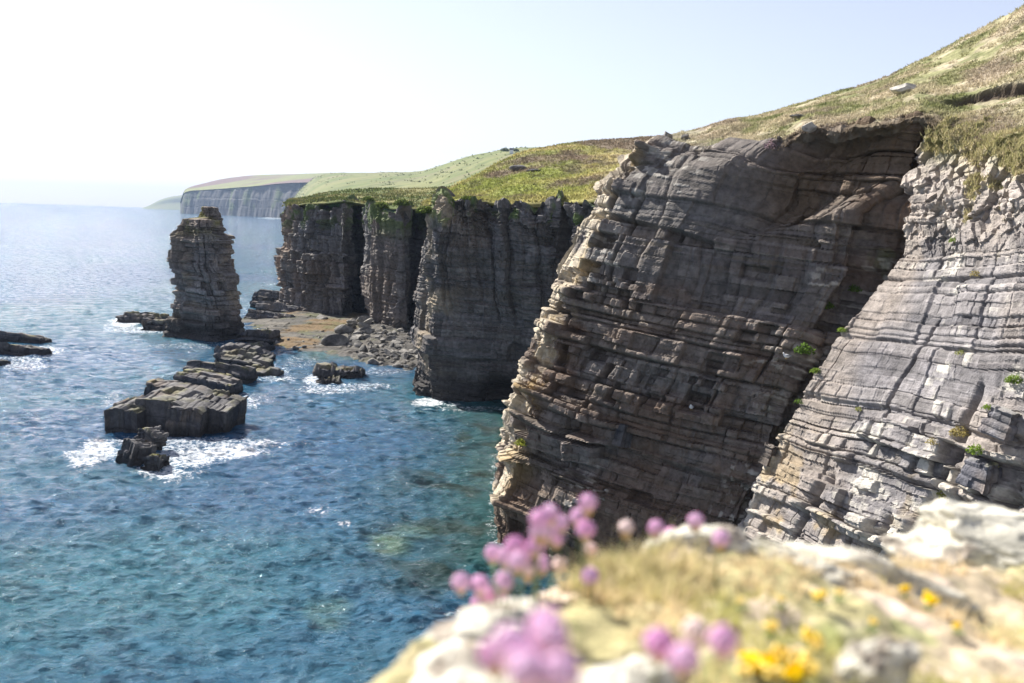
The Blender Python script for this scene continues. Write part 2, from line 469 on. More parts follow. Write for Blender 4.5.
# open dark clefts
for s0, lean, z0, z1, w, dep in ((7.0, 0.22, 16, 25, 0.16, 1.0), (12.5, 0.30, 9, 22, 0.35, 1.6), (16.8, 0.25, 6, 17, 0.6, 1.9), (3.6, 0.2, 5, 14, 0.25, 1.0), (9.7, 0.15, 3, 13, 0.3, 1.1)):
    q = np.abs(fa - s0 - lean * (z - z0) + 0.5 * vnoise(P, 0.5, 410))
    D = D - dep * np.exp(-(q / w) ** 2) * sstep(z0 - 1, z0 + 1, z) * (1 - sstep(z1 - 2, z1, z))
for s0, z0, z1 in ((0, 0, 0),):
    pass
zl2 = 17.6 + 0.03 * fa                               # stepped ledge with pale blocks standing out
stp = sstep(-1.6, -1.5, z - zl2) * (1 - sstep(-0.1, 0.0, z - zl2)) * sstep(5.5, 6.5, fa) * (K['B2'] > 0.35)
D = D + 0.7 * stp
zl3 = 12.6 + 0.02 * fa
stp3 = sstep(-2.2, -2.1, z - zl3) * (1 - sstep(-0.1, 0.0, z - zl3)) * sstep(3.0, 4.0, fa) * (K['B2'] > 0.45)
D = D + 0.6 * stp3
Q = P + Nn * D[..., None]
C = mix(np.array([0.17, 0.162, 0.17]), np.array([0.27, 0.25, 0.245]), K['L2'])
C = mix(C, np.array([0.09, 0.082, 0.085]), 0.6 * sstep(0.75, 0.9, K['L3'] * 0.8 + 0.3 * fbm(P, 0.3, 2, 419) + 0.1))
C = C * (0.75 + 0.5 * K['B2'])[..., None] * (0.85 + 0.3 * K['L3'])[..., None]
pw = sstep(0.42, 0.66, 0.34 * K['B2'] + 0.16 * K['B3'] + 0.42 * fbm(P, 0.3, 4, 420) + 0.25 * fbm(P, 1.6, 4, 427) + 0.22 * chunk)
C = mix(C, PALE * 1.1, 0.85 * pw)
C = mix(C, np.array([0.40, 0.335, 0.275]), 0.5 * sstep(0.0, 0.45, fbm(P, 0.13, 3, 421) + 0.9 * np.exp(-(fa / 3.0) ** 2) - 0.1))
C = mix(C, np.array([0.37, 0.32, 0.28]) * (0.75 + 0.5 * Bx)[..., None], 0.85 * rub)
C = mix(C, PALE * np.array([1, 0.95, 0.92]), 0.5 * rub * sstep(0.1, 0.4, vnoise(P, 1.1, 422)))
C = mix(C, OCHRE, 0.45 * sstep(0.28, 0.5, fbm(P, 0.4, 3, 424)) * sstep(18, 10, z))
gz = sstep(34.0, 37.0, z + 2.2 * fbm(P, 0.35, 4, 423) + 0.16 * fa - 1.0)
gz = np.maximum(gz, sstep(0.36, 0.5, fbm(P, 0.22, 4, 425)) * sstep(26, 31, z) * 0.9)
turfc = mix(DRY, OLIVE, sstep(-0.3, 0.3, fbm(P, 0.6, 3, 426)))
C = C * 0.88
C = mix(C, turfc * 0.85, gz)
me = np_mesh('sunlit_cliff', Q, grid_faces(*P.shape[:2]), C)
o = link('sunlit_cliff', me, M_ROCK)
tag(o, 'pale sunlit blocky cliff sloping down beside the dark cleft', 'cliff', kind='structure')
SURF['sunlit'] = Q; SUN_GZ = gz

# ---- second and third cliffs round the bay -------------------------------------------------------------
def lcol(top, bot, n=4):
    return [np.array(top) * (1 - k / (n - 1)) + np.array(bot) * k / (n - 1) for k in range(n)]


A2 = [at(*q) for q in [(450, 197, 158), (445, 225, 158), (440, 255, 159), (438, 300, 159.6), (430, 350, 160.2), (427, 380, 160.4)]] + [low(430, 160)]
S2 = [at(*q) for q in [(439, 204, 172), (424, 235, 171), (414, 269, 170), (411, 296, 169.5), (413, 330, 168.5), (413, 360, 168)]] + [low(407, 167.4)]
R2 = [p + np.array([3, 34, 0.3]) for p in S2]


def col7(u0, v0, d0, u1, d1):
    a = at(u0, v0, d0); b = low(u1, d1)
    return [a * (1 - k / 6) + b * k / 6 for k in range(7)]


cols = [R2, S2, A2, col7(470, 199, 157, 462, 158.5), col7(492, 203, 158, 482, 158), col7(505, 200, 155.5, 500, 159.5), col7(540, 199, 154, 530, 157), col7(560, 198, 156, 556, 156), col7(582, 196, 150, 570, 152), col7(680, 180, 140, 660, 142)]
for c in cols: c.insert(0, c[0] + np.array([1.5, 7.0, -0.5]))
segc = auto_seg(cols, 0.2, 0); segc[0] = 50; segc[-1] = 40
segr = auto_seg(cols, 0.2, 1); segr[0] = 6
P = lerp_rows(cols, segc, segr); S = arclen(P)
Nn = box_blur(normals(P), 4); Nn /= np.linalg.norm(Nn, axis=-1, keepdims=True)
upz = sstep(10, 22, P[..., 2])
D, K = cliff_field(P, S, 0.06, 505, 1.25, 1.5, 1.2, 0.4, joints=0, lw=0.45, ts=1.5)
D2, _ = cliff_field(P, S + 0.10 * P[..., 2], 0.06, 506, 1.1, 0.0, 0.0, 0.0, joints=1.9)
D = D * (1 - 0.35 * upz) + D2 * (0.15 + 0.85 * upz) + 1.1 * upz * fbm(P, 0.3, 4, 512) + 0.9 * fbm(P, 0.1, 3, 516)
kc = np.floor((S + 0.8 * fbm(P, 0.2, 2, 513)) / 2.3); kc2 = np.floor(S / 1.1 + 0.3)
RAG = (_h(kc, kc * 0, seed=514) - 0.6) * 1.5 + (_h(kc2, kc * 0, seed=515) - 0.5) * 0.8
scc = np.cumsum([0] + segc)
fa = S - S[:, scc[2]:scc[2] + 1]
cave = np.exp(-(((fa - 11.5) / 3.5) ** 2)) * sstep(5, 1, P[..., 2])
D = D - 3.0 * cave
fade = np.ones(P.shape[:2]); fade[:segr[0]] = np.linspace(0, 1, segr[0])[:, None]
Q = P + Nn * (D * fade)[..., None]
Q[..., 2] += (0.7 * fbm(P, 0.35, 3, 511) + RAG) * sstep(26, 31, P[..., 2])
C = rock_colour(P, K, 507, 0.35, 0.0, 4.5) * 0.72
C = mix(C, TAN * 0.85, 0.7 * np.exp(-((fa + 2) / 4.0) ** 2) * sstep(-0.2, 0.3, fbm(P, 0.25, 3, 508)) * sstep(3, 7, P[..., 2]))
C = mix(C, GREEN, 0.8 * sstep(28, 31.5, P[..., 2] + 2.5 * fbm(P, 0.35, 3, 509)) * sstep(0.12, 0.35, fbm(P, 0.45, 3, 510)))
o = link('second_cliff', np_mesh('second_cliff', Q, grid_faces(*P.shape[:2]), C), M_ROCK)
tag(o, 'dark columnar cliff behind the big headland, with a sea cave at its foot', 'cliff', kind='structure')
SURF['second'] = Q

cols = [col7(310, 200, 345, 305, 345), col7(280, 213, 296, 278, 296), col7(303, 206, 284, 305, 282), col7(324, 203, 281, 326, 277), col7(343, 202, 275, 343, 272),
        col7(352, 202, 300, 352, 299), col7(366, 203, 298, 366, 296), col7(373, 207, 258, 371, 252), col7(388, 212, 252, 388, 247), col7(404, 214, 250, 406, 243),
        col7(411, 207, 282, 411, 278), col7(428, 205, 275, 424, 268), col7(450, 204, 240, 448, 238)]
for c in cols: c.insert(0, c[0] + np.array([1.0, 9.0, -0.4]))
segc = auto_seg(cols, 0.28, 0); segc[0] = 50
segr = auto_seg(cols, 0.28, 1); segr[0] = 6
P = lerp_rows(cols, segc, segr); S = arclen(P)
Nn = box_blur(normals(P), 3); Nn /= np.linalg.norm(Nn, axis=-1, keepdims=True)
D, K = cliff_field(P, S, 0.03, 605, 1.5, 1.4, 1.1, 0.4, joints=2.6, lw=0.35, ts=2.0)
D = D + 0.9 * fbm(P, 0.2, 4, 616)
kc = np.floor((S + 0.8 * fbm(P, 0.2, 2, 613)) / 3.1); kc2 = np.floor(S / 1.3 + 0.3)
RAG = (_h(kc, kc * 0, seed=614) - 0.6) * 1.8 + (_h(kc2, kc * 0, seed=615) - 0.5) * 1.2
fade = np.ones(P.shape[:2]); fade[:segr[0]] = np.linspace(0, 1, segr[0])[:, None]
Q = P + Nn * (D * fade)[..., None]
Q[..., 2] += (0.6 * fbm(P, 0.3, 3, 611) + RAG) * sstep(25, 30, P[..., 2])
scc = np.cumsum([0] + segc)
fa = S - S[:, scc[1]:scc[1] + 1]
C = rock_colour(P, K, 607, 0.4, 0.0, 2.5) * 0.85
C = mix(C, np.array([0.33, 0.24, 0.18]), 0.7 * np.exp(-((fa - 5) / 7.0) ** 2) * sstep(-0.3, 0.2, fbm(P, 0.2, 3, 608)) * sstep(3, 8, P[..., 2]))
veg = sstep(0.08, 0.3, fbm(P, 0.3, 3, 610) + 0.25 * sstep(38, 44, fa)) * sstep(22, 30, P[..., 2] + 2 * fbm(P, 0.3, 3, 609))
C = mix(C, GREEN * 0.9, 0.85 * veg)
o = link('third_cliff', np_mesh('third_cliff', Q, grid_faces(*P.shape[:2]), C), M_ROCK)
tag(o, 'brown grey pillared cliff beyond the boulder beach', 'cliff', kind='structure')
SURF['third'] = Q

# ---- turf slope above the two near cliffs --------------------------------------------------------------
U_ = [652, 690, 728, 764, 806, 856, 890, 924, 962, 1024, 1100, 1250, 1500]
edge = [at(*q) for q in [(650, 147.5, 90.6), (690, 152, 87.2), (728, 146.5, 85), (764, 148, 82.8), (806, 129, 80.6), (856, 125, 77.8), (890, 119, 75.6), (924, 113, 74.2), (964, 128, 69.5), (1024, 147, 62.5), (1100, 165, 57), (1250, 190, 48), (1500, 190, 39)]]
sky = [at(*q) for q in [(657, 141, 100), (692, 132.5, 103), (727, 123, 105), (764, 115, 106), (806, 103, 108), (856, 87, 109), (890, 76, 108), (922, 61, 107), (960, 40, 104), (1024, 7, 100), (1100, -38, 95), (1250, -125, 85), (1500, -260, 70)]]
cols = []
for e, k in zip(edge, sky):
    m1 = e * 0.67 + k * 0.33 + np.array([0, 0, 0.25]); m2 = e * 0.33 + k * 0.67 + np.array([0, 0, 0.35])
    h = (k - e); h[2] = 0; h /= np.linalg.norm(h)
    e0 = e - h * 0.05 + np.array([0, 0, -1.15])
    cols.append([e0, e, m1, m2, k, k + h * 14 + np.array([0, 0, -0.5]), k + h * 45 + np.array([0, 0, -9])])
segc = auto_seg(cols, 0.22, 0); segr = auto_seg(cols, 0.22, 1); segr[-1] = 20; segr[-2] = 25; segr[0] = 4
segc[-1] = 40; segc[-2] = 60
P = lerp_rows(cols, segc, segr, True, True)
rr = np.cumsum([0] + segr)
bmp = 0.35 * fbm(P, 0.12, 3, 701) + 0.22 * fbm(P, 0.6, 3, 702) + 0.10 * fbm(P, 1.7, 2, 703)
Q = P.copy()
Q[..., 2] += bmp
# eroded earth bank cut into the slope
ej = np.exp(-((np.arange(P.shape[0]) - rr[1]) / 7.0) ** 2)[:, None]
wob_ = (0.55 * fbm(P, 0.45, 3, 730) + 0.35 * fbm(P, 1.6, 3, 731)) * ej
Q[..., 1] += wob_; Q[..., 0] += 0.4 * wob_; Q[..., 2] += 0.35 * fbm(P, 1.1, 3, 732) * ej
a_, b_, z_ = proj(P)
i1 = np.argmin(np.hypot(a_ - 936, b_ - 103)); i2 = np.argmin(np.hypot(a_ - 1024, b_ - 82))
W1 = P.reshape(-1, 3)[i1]; W2 = P.reshape(-1, 3)[i2]
dv = (W2 - W1)[:2]; Ls = np.linalg.norm(dv); dv = dv / Ls; nv = np.array([dv[1], -dv[0]])
if nv @ (np.array([0, 0]) - W1[:2]) < 0: nv = -nv
al = (P[..., :2] - W1[:2]) @ dv; ac = (P[..., :2] - W1[:2]) @ nv + 0.5 * fbm(P, 0.5, 3, 710)
m = sstep(-1.0, 2.5, al)
cut = m * sstep(-0.35, 0.0, ac) * (1 - sstep(1.2, 5.0, ac)) * (0.7 + 0.4 * fbm(P, 0.4, 2, 711))
Q[..., 2] -= 1.15 * cut
bank = m * sstep(-0.5, -0.15, ac) * (1 - sstep(0.25, 0.7, ac))
C = mix(DRY * np.array([0.80, 0.82, 0.92]), OLIVE * np.array([0.82, 0.84, 1.0]), sstep(-0.3, 0.3, fbm(P, 0.25, 4, 704)))
C = mix(C, np.array([0.13, 0.15, 0.055]), 0.75 * sstep(0.05, 0.4, fbm(P, 0.45, 3, 705)))
C = mix(C, np.array([0.24, 0.19, 0.15]), 0.6 * sstep(0.12, 0.35, fbm(P, 0.16, 4, 715)))
C = mix(C, np.array([0.42, 0.36, 0.26]), 0.6 * sstep(0.15, 0.4, fbm(P, 0.33, 3, 706)))
C = mix(C, np.array([0.07, 0.052, 0.04]), 0.95 * bank)
edgef = np.ones(P.shape[:2]) * np.arange(P.shape[0])[:, None]
lip = 1 - sstep(rr[1] - 1, rr[1] + 5, edgef + 4 * fbm(P, 0.8, 3, 708))
C = mix(C, mix(np.array([0.085, 0.062, 0.045]), np.array([0.22, 0.18, 0.14]), sstep(-0.1, 0.4, fbm(P, 1.4, 3, 733))), 0.9 * lip)
# bare stony ground at the top of the broken edge
st = np.exp(-((P[..., 0] - 12.0) / 4.5) ** 2) * sstep(-0.4, 0.2, fbm(P, 0.6, 3, 709))
C = mix(C, PALE * 0.9, 0.75 * st)
o = link('turf_slope', np_mesh('turf_slope', Q, grid_faces(*P.shape[:2]), C), M_TURF)
tag(o, 'dry grassy slope rising above the near cliffs', 'slope', kind='structure')
SURF['slope'] = Q
SLOPE_Q, SLOPE_C, SLOPE_BANK, SLOPE_RR = Q, C, bank, rr


def scatter_blades(name, pts, cols_, h, w, n_per, label, cat, seed, lean=0.5, mat=None):
    r = np.random.default_rng(seed)
    n = len(pts)
    B = np.repeat(pts, n_per, 0); Cc = np.repeat(cols_, n_per, 0)
    m = len(B)
    B = B + np.stack([r.normal(0, w * 2.0, m), r.normal(0, w * 2.0, m), np.zeros(m)], -1)
    ang = r.random(m) * 2 * pi
    hh = h * (0.5 + r.random(m))
    if np.ndim(hh) == 1: pass
    side = np.stack([np.cos(ang), np.sin(ang), np.zeros(m)], -1) * (w * (0.6 + 0.8 * r.random(m)))[:, None]
    tipd = np.stack([r.normal(0, lean, m), r.normal(0, lean, m), np.ones(m)], -1) * hh[:, None]
    V = np.stack([B - side, B + side, B + tipd], 1).reshape(-1, 3)
    F = np.arange(3 * m).reshape(-1, 3)
    cc = np.repeat(Cc * (0.75 + 0.5 * r.random(m))[:, None], 3, 0)
    me = np_mesh(name, V, F, cc)
    o = link(name, me, mat or M_BLADE)
    tag(o, label, cat, kind='stuff')
    return o


rid = np.arange(rr[1] - 2, rr[5] - 3)
sel_i = RNG.choice(rid, 36000); sel_j = RNG.integers(0, P.shape[1], 36000)
keep = (SLOPE_BANK[sel_i, sel_j] < 0.3) & (fbm(SLOPE_Q[sel_i, sel_j], 0.35, 3, 720) > -0.25)
pts = SLOPE_Q[sel_i, sel_j][keep]
scatter_blades('grass', pts, np.clip(SLOPE_C[sel_i, sel_j][keep] * 1.25, 0, 1), 0.17, 0.06, 4, 'dry tussocky grass on the slope above the cliffs', 'grass', 5)
gi, gj = np.where((SUN_GZ > 0.55))
k = RNG.choice(len(gi), min(9000, len(gi)), replace=False)
pts = SURF['sunlit'][gi[k], gj[k]]
cc = mix(DRY, OLIVE * 1.1, RNG.random(len(pts)))
scatter_blades('cliff_grass', pts, cc, 0.26, 0.04, 3, 'tufts of dry grass on the crumbling top of the sunlit cliff', 'grass', 6)


# ---- hills beyond -------------------------------------------------------------------------------------
def hill(name, rows, res, seed, bump, colfn, mat, label, kind='structure'):
    """rows: list over columns of [near ... far] points"""
    segc = auto_seg(rows, res, 0); segr = auto_seg(rows, res, 1)
    P = lerp_rows(rows, segc, segr, True, True)
    Q = P.copy()
    Q[..., 2] += bump * fbm(P, 0.9 / (res * 14), 4, seed)
    C = colfn(P)
    o = link(name, np_mesh(name, Q, grid_faces(*P.shape[:2]), C, smooth=True), mat)
    tag(o, label, 'hill', kind=kind)
    SURF[name] = Q
    return Q, C


def col_hill2(P):
    c = mix(np.array([0.20, 0.24, 0.055]), np.array([0.34, 0.31, 0.12]), sstep(-0.3, 0.35, fbm(P, 0.05, 4, 31)))
    a = fbm(P * np.array([1, 1, 2]), 0.09, 4, 32)
    hz = sstep(36, 48, P[..., 2])
    c = mix(c, np.array([0.15, 0.115, 0.085]), np.clip(0.85 * sstep(-0.15, 0.3, a - 0.25 + 0.5 * hz), 0, 1))
    c = mix(c, np.array([0.30, 0.32, 0.09]), 0.6 * sstep(0.15, 0.45, fbm(P, 0.12, 3, 33)) * (1 - hz))
    c = mix(c, np.array([0.09, 0.085, 0.05]), 0.5 * sstep(0.1, 0.3, fbm(P, 0.35, 3, 30)))
    return c * np.array([1.0, 0.92, 1.05])


rows = []
for u, ve, de, vr, dr in [(428, 206, 190, 204, 210), (440, 203, 175, 197, 215), (455, 199.5, 162, 189, 222), (475, 201, 161, 177, 228), (500, 203, 160, 164, 234), (530, 202, 158.5, 152, 240), (560, 200, 158, 145, 246), (600, 197, 153, 141, 255), (640, 190, 146, 137.5, 260), (690, 184, 143, 133, 262)]:
    e = at(u, ve, de); k = at(u, vr, dr)
    rows.append([e + np.array([0, -0.4, -0.8]), e, e * 0.55 + k * 0.45 + np.array([0, 0, -0.8]), k, k + np.array([8, 30, -3]), k + np.array([20, 80, -18])])
HQ, HC = hill('hillside', rows, 0.7, 41, 0.9, col_hill2, M_TURF, 'green and heathery hillside above the dark columnar cliff')
n = 16000
si = RNG.integers(2, HQ.shape[0] - 60, n); sj = RNG.integers(0, HQ.shape[1], n)
scatter_blades('heath', HQ[si, sj], HC[si, sj] * 1.15, 0.36, 0.17, 3, 'low heather and rough grass on the hillside behind the cliffs', 'heath', 8, 0.6)


def col_plateau(P):
    c = mix(np.array([0.10, 0.125, 0.04]), np.array([0.20, 0.19, 0.08]), sstep(-0.3, 0.3, fbm(P, 0.05, 4, 35)))
    c = mix(c, np.array([0.06, 0.085, 0.025]), 0.7 * sstep(0.05, 0.3, fbm(P, 0.12, 4, 36)))
    return c


rows = []
for u, ve, de, vr, dr in [(290, 208, 300, 206, 330), (300, 205.5, 291, 201, 400), (324, 203, 286, 196, 420), (343, 201, 281, 193, 430), (370, 203, 292, 191, 430), (404, 206, 272, 190, 430), (432, 205.5, 268, 190, 430), (470, 203, 242, 188, 430)]:
    e = at(u, ve, de); k = at(u, vr, dr)
    rows.append([e + np.array([0, -0.3, -1.0]), e, e * 0.5 + k * 0.5, k, k + np.array([0, 60, -10])])
PQ, PC = hill('plateau', rows, 1.0, 43, 1.0, col_plateau, M_TURF, 'green grassy top of the pillared cliff')


def col_far(P):
    c = mix(np.array([0.10, 0.135, 0.045]), np.array([0.19, 0.19, 0.085]), sstep(-0.25, 0.3, fbm(P, 0.006, 4, 37)))
    c = mix(c, np.array([0.06, 0.085, 0.035]), 0.7 * sstep(0.05, 0.35, fbm(P, 0.015, 4, 38)))
    c = mix(c, np.array([0.22, 0.21, 0.11]), 0.6 * sstep(0.15, 0.4, fbm(P, 0.03, 3, 34)))
    c = mix(c, np.array([0.22, 0.16, 0.14]), 0.5 * sstep(0.2, 0.42, fbm(P, 0.006, 3, 39)))
    c = mix(c, np.array([0.17, 0.18, 0.075]), 0.4)
    return c * 1.05


# the long green hills on the skyline, with the far bay cut below them
rows = []
for u, ve, de, vm, dm, vr, dr in [(281, 218.2, 3900, 217.8, 3920, 217, 3950), (288, 217, 3000, 211, 3400, 206, 3800), (297, 216, 2400, 203, 2900, 194, 3700), (307, 215, 1700, 196, 2400, 184, 3600), (320, 214, 1300, 194, 2000, 175.5, 3500), (340, 214, 1100, 193, 1700, 172.5, 3300), (380, 214, 800, 192, 1400, 172.5, 3000), (420, 214, 640, 190, 1200, 172, 2700), (460, 214, 560, 185, 1000, 159, 2300),
                              (500, 214, 520, 175, 900, 150, 2000), (540, 214, 500, 165, 850, 148.5, 1850), (590, 210, 480, 160, 800, 147, 1700), (640, 205, 460, 155, 760, 145, 1600), (700, 200, 450, 150, 740, 142, 1500)]:
    e = at(u, ve, de); m_ = at(u, vm, dm); k = at(u, vr, dr)
    rows.append([e + np.array([0, -3, -6]), e, m_, k, k * np.array([1.15, 1.15, 1]) + np.array([0, 0, -12])])
FQ, FC = hill('far_hills', rows, 16.0, 45, 7.0, col_far, M_FARTURF, 'hazy green farmland hills on the skyline')

n = 1300
si = RNG.integers(6, FQ.shape[0] - 12, n); sj = RNG.integers(0, FQ.shape[1], n)
kp = fbm(FQ[si, sj], 0.005, 3, 761) > 0.02
scatter_blades('scrub', FQ[si, sj][kp], np.tile(np.array([[0.135, 0.15, 0.065]]), (kp.sum(), 1)), 2.0, 2.0, 3, 'scrub and rough patches scattered over the far hills', 'scrub', 12, 0.5)
n = 5000
si = RNG.integers(2, PQ.shape[0] - 40, n); sj = RNG.integers(0, PQ.shape[1], n)
scatter_blades('rough_grass', PQ[si, sj], PC[si, sj] * 0.8, 0.6, 0.3, 3, 'rough grass on the top of the pillared cliff', 'grass', 13, 0.6)

# far headland: a straight wall of cliffs under a moor
cols = []
for u, vt, db in [(181, 203, 4850), (184, 195, 4800), (190, 192, 4730), (205, 191, 4630), (225, 189.5, 4520), (250, 187.5, 4330), (275, 185, 4150), (300, 183, 4000)]:
    b = low(u, db, -5); t_ = at(u, vt, db * 1.012)
    cols.append([t_ + np.array([0, 40, -3]), t_, t_ * 0.6 + b * 0.4 + np.array([0, -6, 0]), b])
segc = auto_seg(cols, 7.0, 0); segr = auto_seg(cols, 6.0, 1)
P = lerp_rows(cols, segc, segr); S = arclen(P)
Nn = box_blur(normals(P), 3); Nn /= np.linalg.norm(Nn, axis=-1, keepdims=True)
D, K = cliff_field(P, S, 0.0, 801, 26.0, 5, 3, 2, joints=17.0, lw=0.3, ts=2.0)
D = 0.18 * D + 15 * fbm(P * np.array([1, 1, 0.35]), 0.013, 4, 806)
Q = P + Nn * (D * (np.arange(P.shape[0]) > segr[0])[:, None])[..., None]
C = mix(np.array([0.06, 0.062, 0.072]), np.array([0.115, 0.11, 0.11]), sstep(-0.3, 0.3, fbm(P * np.array([1, 1, 0.4]), 0.012, 4, 803)))
C = mix(C, GREEN, 0.6 * sstep(0.2, 0.5, fbm(P, 0.012, 3, 804)))
o = link('far_cliff', np_mesh('far_cliff', Q, grid_faces(*P.shape[:2]), C), M_FARROCK)
tag(o, 'far wall of blue hazy sea cliffs below the moor', 'cliff', kind='structure')


def col_moor(P):
    c = mix(np.array([0.17, 0.12, 0.11]), np.array([0.2, 0.21, 0.09]), sstep(0.0, 0.3, fbm(P, 0.004, 3, 61) + sstep(170, 100, P[..., 2]) * 0.5))
    return c


rows = []
for u, vt, db, vr, dr in [(180.5, 203.5, 4860, 202, 5000), (184, 195, 4800, 192, 5200), (190, 192, 4735, 188, 5300), (205, 191, 4640, 184, 5500), (225, 189.5, 4530, 179.5, 5600), (250, 187.5, 4340, 176.5, 5600), (275, 185, 4160, 175.5, 5500), (300, 183, 4010, 174.5, 5300), (340, 183, 3900, 173.5, 5000)]:
    e = at(u, vt, db * 1.012); k = at(u, vr, dr)
    rows.append([e + np.array([0, -12, 3]), e * 0.5 + k * 0.5 + np.array([0, 0, 3]), k, k * np.array([1.2, 1.2, 1]) + np.array([0, 0, -60])])
hill('moor', rows, 25.0, 47, 4.0, col_moor, M_FARTURF, 'brown moorland top of the far headland')

rows = []
for u, vr in [(140, 209.0), (150, 205), (160, 200), (170, 197), (182, 195.5), (200, 194), (230, 193)]:
    k = at(u, vr, 11000); b = low(u, 10600, -10)
    rows.append([b, b * 0.5 + k * 0.5, k, k * np.array([1.1, 1.1, 1])])
hill('distant_headland', rows, 60.0, 49, 6.0, col_moor, M_FARTURF, 'faint distant headland almost lost in the haze')

# ------------------------------------------------------------------ sea
M_SEA, T, N, L, B = nt('sea_water')
B.inputs['Roughness'].default_value = 0.12
B.inputs['IOR'].default_value = 1.333
B.inputs['Specular IOR Level'].default_value = 0.34
g = N.new('ShaderNodeNewGeometry')
a_col = N.new('ShaderNodeAttribute'); a_col.attribute_name = 'Col'
a_fo = N.new('ShaderNodeAttribute'); a_fo.attribute_name = 'foam'
mp = N.new('ShaderNodeMapping'); mp.inputs['Scale'].default_value = (0.55, 1.0, 1.0); mp.inputs['Rotation'].default_value = (0, 0, radians(-14))
L.new(g.outputs['Position'], mp.inputs['Vector'])
n1 = N.new('ShaderNodeTexNoise'); n1.inputs['Scale'].default_value = 2.0; n1.inputs['Detail'].default_value = 7; n1.inputs['Roughness'].default_value = 0.62
n2 = N.new('ShaderNodeTexNoise'); n2.inputs['Scale'].default_value = 5.0; n2.inputs['Detail'].default_value = 4
n3 = N.new('ShaderNodeTexNoise'); n3.inputs['Scale'].default_value = 0.45; n3.inputs['Detail'].default_value = 5
for q in (n1, n2, n3): L.new(mp.outputs['Vector'], q.inputs['Vector'])
m1 = N.new('ShaderNodeMath'); m1.operation = 'MULTIPLY_ADD'; m1.inputs[1].default_value = 0.30
L.new(n2.outputs['Fac'], m1.inputs[0]); L.new(n1.outputs['Fac'], m1.inputs[2])
m2 = N.new('ShaderNodeMath'); m2.operation = 'MULTIPLY_ADD'; m2.inputs[1].default_value = 0.8
L.new(n3.outputs['Fac'], m2.inputs[0]); L.new(m1.outputs['Value'], m2.inputs[2])
bp = N.new('ShaderNodeBump'); bp.inputs['Strength'].default_value = 1.0; bp.inputs['Distance'].default_value = 0.40
L.new(m2.outputs['Value'], bp.inputs['Height'])
# small chop: its slopes vary faster than a pixel far out, so they are given as a scattered normal
nv = N.new('ShaderNodeTexNoise'); nv.inputs['Scale'].default_value = 0.95; nv.inputs['Detail'].default_value = 2; nv.inputs['Roughness'].default_value = 0.6
L.new(mp.outputs['Vector'], nv.inputs['Vector'])
vs = N.new('ShaderNodeVectorMath'); vs.operation = 'SUBTRACT'; vs.inputs[1].default_value = (0.5, 0.5, 0.5); L.new(nv.outputs['Color'], vs.inputs[0])
sl = N.new('ShaderNodeAttribute'); sl.attribute_name = 'chop'
n4 = N.new('ShaderNodeTexNoise'); n4.inputs['Scale'].default_value = 0.16; n4.inputs['Detail'].default_value = 5; n4.inputs['Roughness'].default_value = 0.65
L.new(mp.outputs['Vector'], n4.inputs['Vector'])
r4 = N.new('ShaderNodeMapRange'); r4.inputs['From Min'].default_value = 0.44; r4.inputs['From Max'].default_value = 0.70; r4.inputs['To Min'].default_value = 0.35; r4.inputs['To Max'].default_value = 2.4
L.new(n4.outputs['Fac'], r4.inputs['Value'])
mg = N.new('ShaderNodeMath'); mg.operation = 'MULTIPLY'; L.new(sl.outputs['Fac'], mg.inputs[0]); L.new(r4.outputs['Result'], mg.inputs[1])     # gusts: rougher and smoother patches
cb = N.new('ShaderNodeCombineXYZ'); L.new(mg.outputs['Value'], cb.inputs['X']); L.new(mg.outputs['Value'], cb.inputs['Y'])
vm = N.new('ShaderNodeVectorMath'); vm.operation = 'MULTIPLY'; L.new(vs.outputs['Vector'], vm.inputs[0]); L.new(cb.outputs['Vector'], vm.inputs[1])
va = N.new('ShaderNodeVectorMath'); va.operation = 'ADD'; L.new(bp.outputs['Normal'], va.inputs[0]); L.new(vm.outputs['Vector'], va.inputs[1])
vn = N.new('ShaderNodeVectorMath'); vn.operation = 'NORMALIZE'; L.new(va.outputs['Vector'], vn.inputs[0]); L.new(vn.outputs['Vector'], B.inputs['Normal'])
nf = N.new('ShaderNodeTexNoise'); nf.inputs['Scale'].default_value = 1.7; nf.inputs['Detail'].default_value = 9; nf.inputs['Roughness'].default_value = 0.7
L.new(g.outputs['Position'], nf.inputs['Vector'])
mf = N.new('ShaderNodeMath'); mf.operation = 'MULTIPLY_ADD'; mf.inputs[1].default_value = 1.9; L.new(nf.outputs['Fac'], mf.inputs[0]); L.new(a_fo.outputs['Fac'], mf.inputs[2])
rf = N.new('ShaderNodeMapRange'); rf.inputs['From Min'].default_value = 1.40; rf.inputs['From Max'].default_value = 1.88
L.new(mf.outputs['Value'], rf.inputs['Value'])
mc = N.new('ShaderNodeMix'); mc.data_type = 'RGBA'; L.new(rf.outputs['Result'], mc.inputs['Factor'])
L.new(a_col.outputs['Color'], mc.inputs['A']); mc.inputs['B'].default_value = (0.8, 0.82, 0.84, 1)
L.new(mc.outputs['Result'], B.inputs['Base Color'])
rr_ = N.new('ShaderNodeMapRange'); rr_.inputs['To Min'].default_value = 0.07; rr_.inputs['To Max'].default_value = 0.8
L.new(rf.outputs['Result'], rr_.inputs['Value']); L.new(rr_.outputs['Result'], B.inputs['Roughness'])

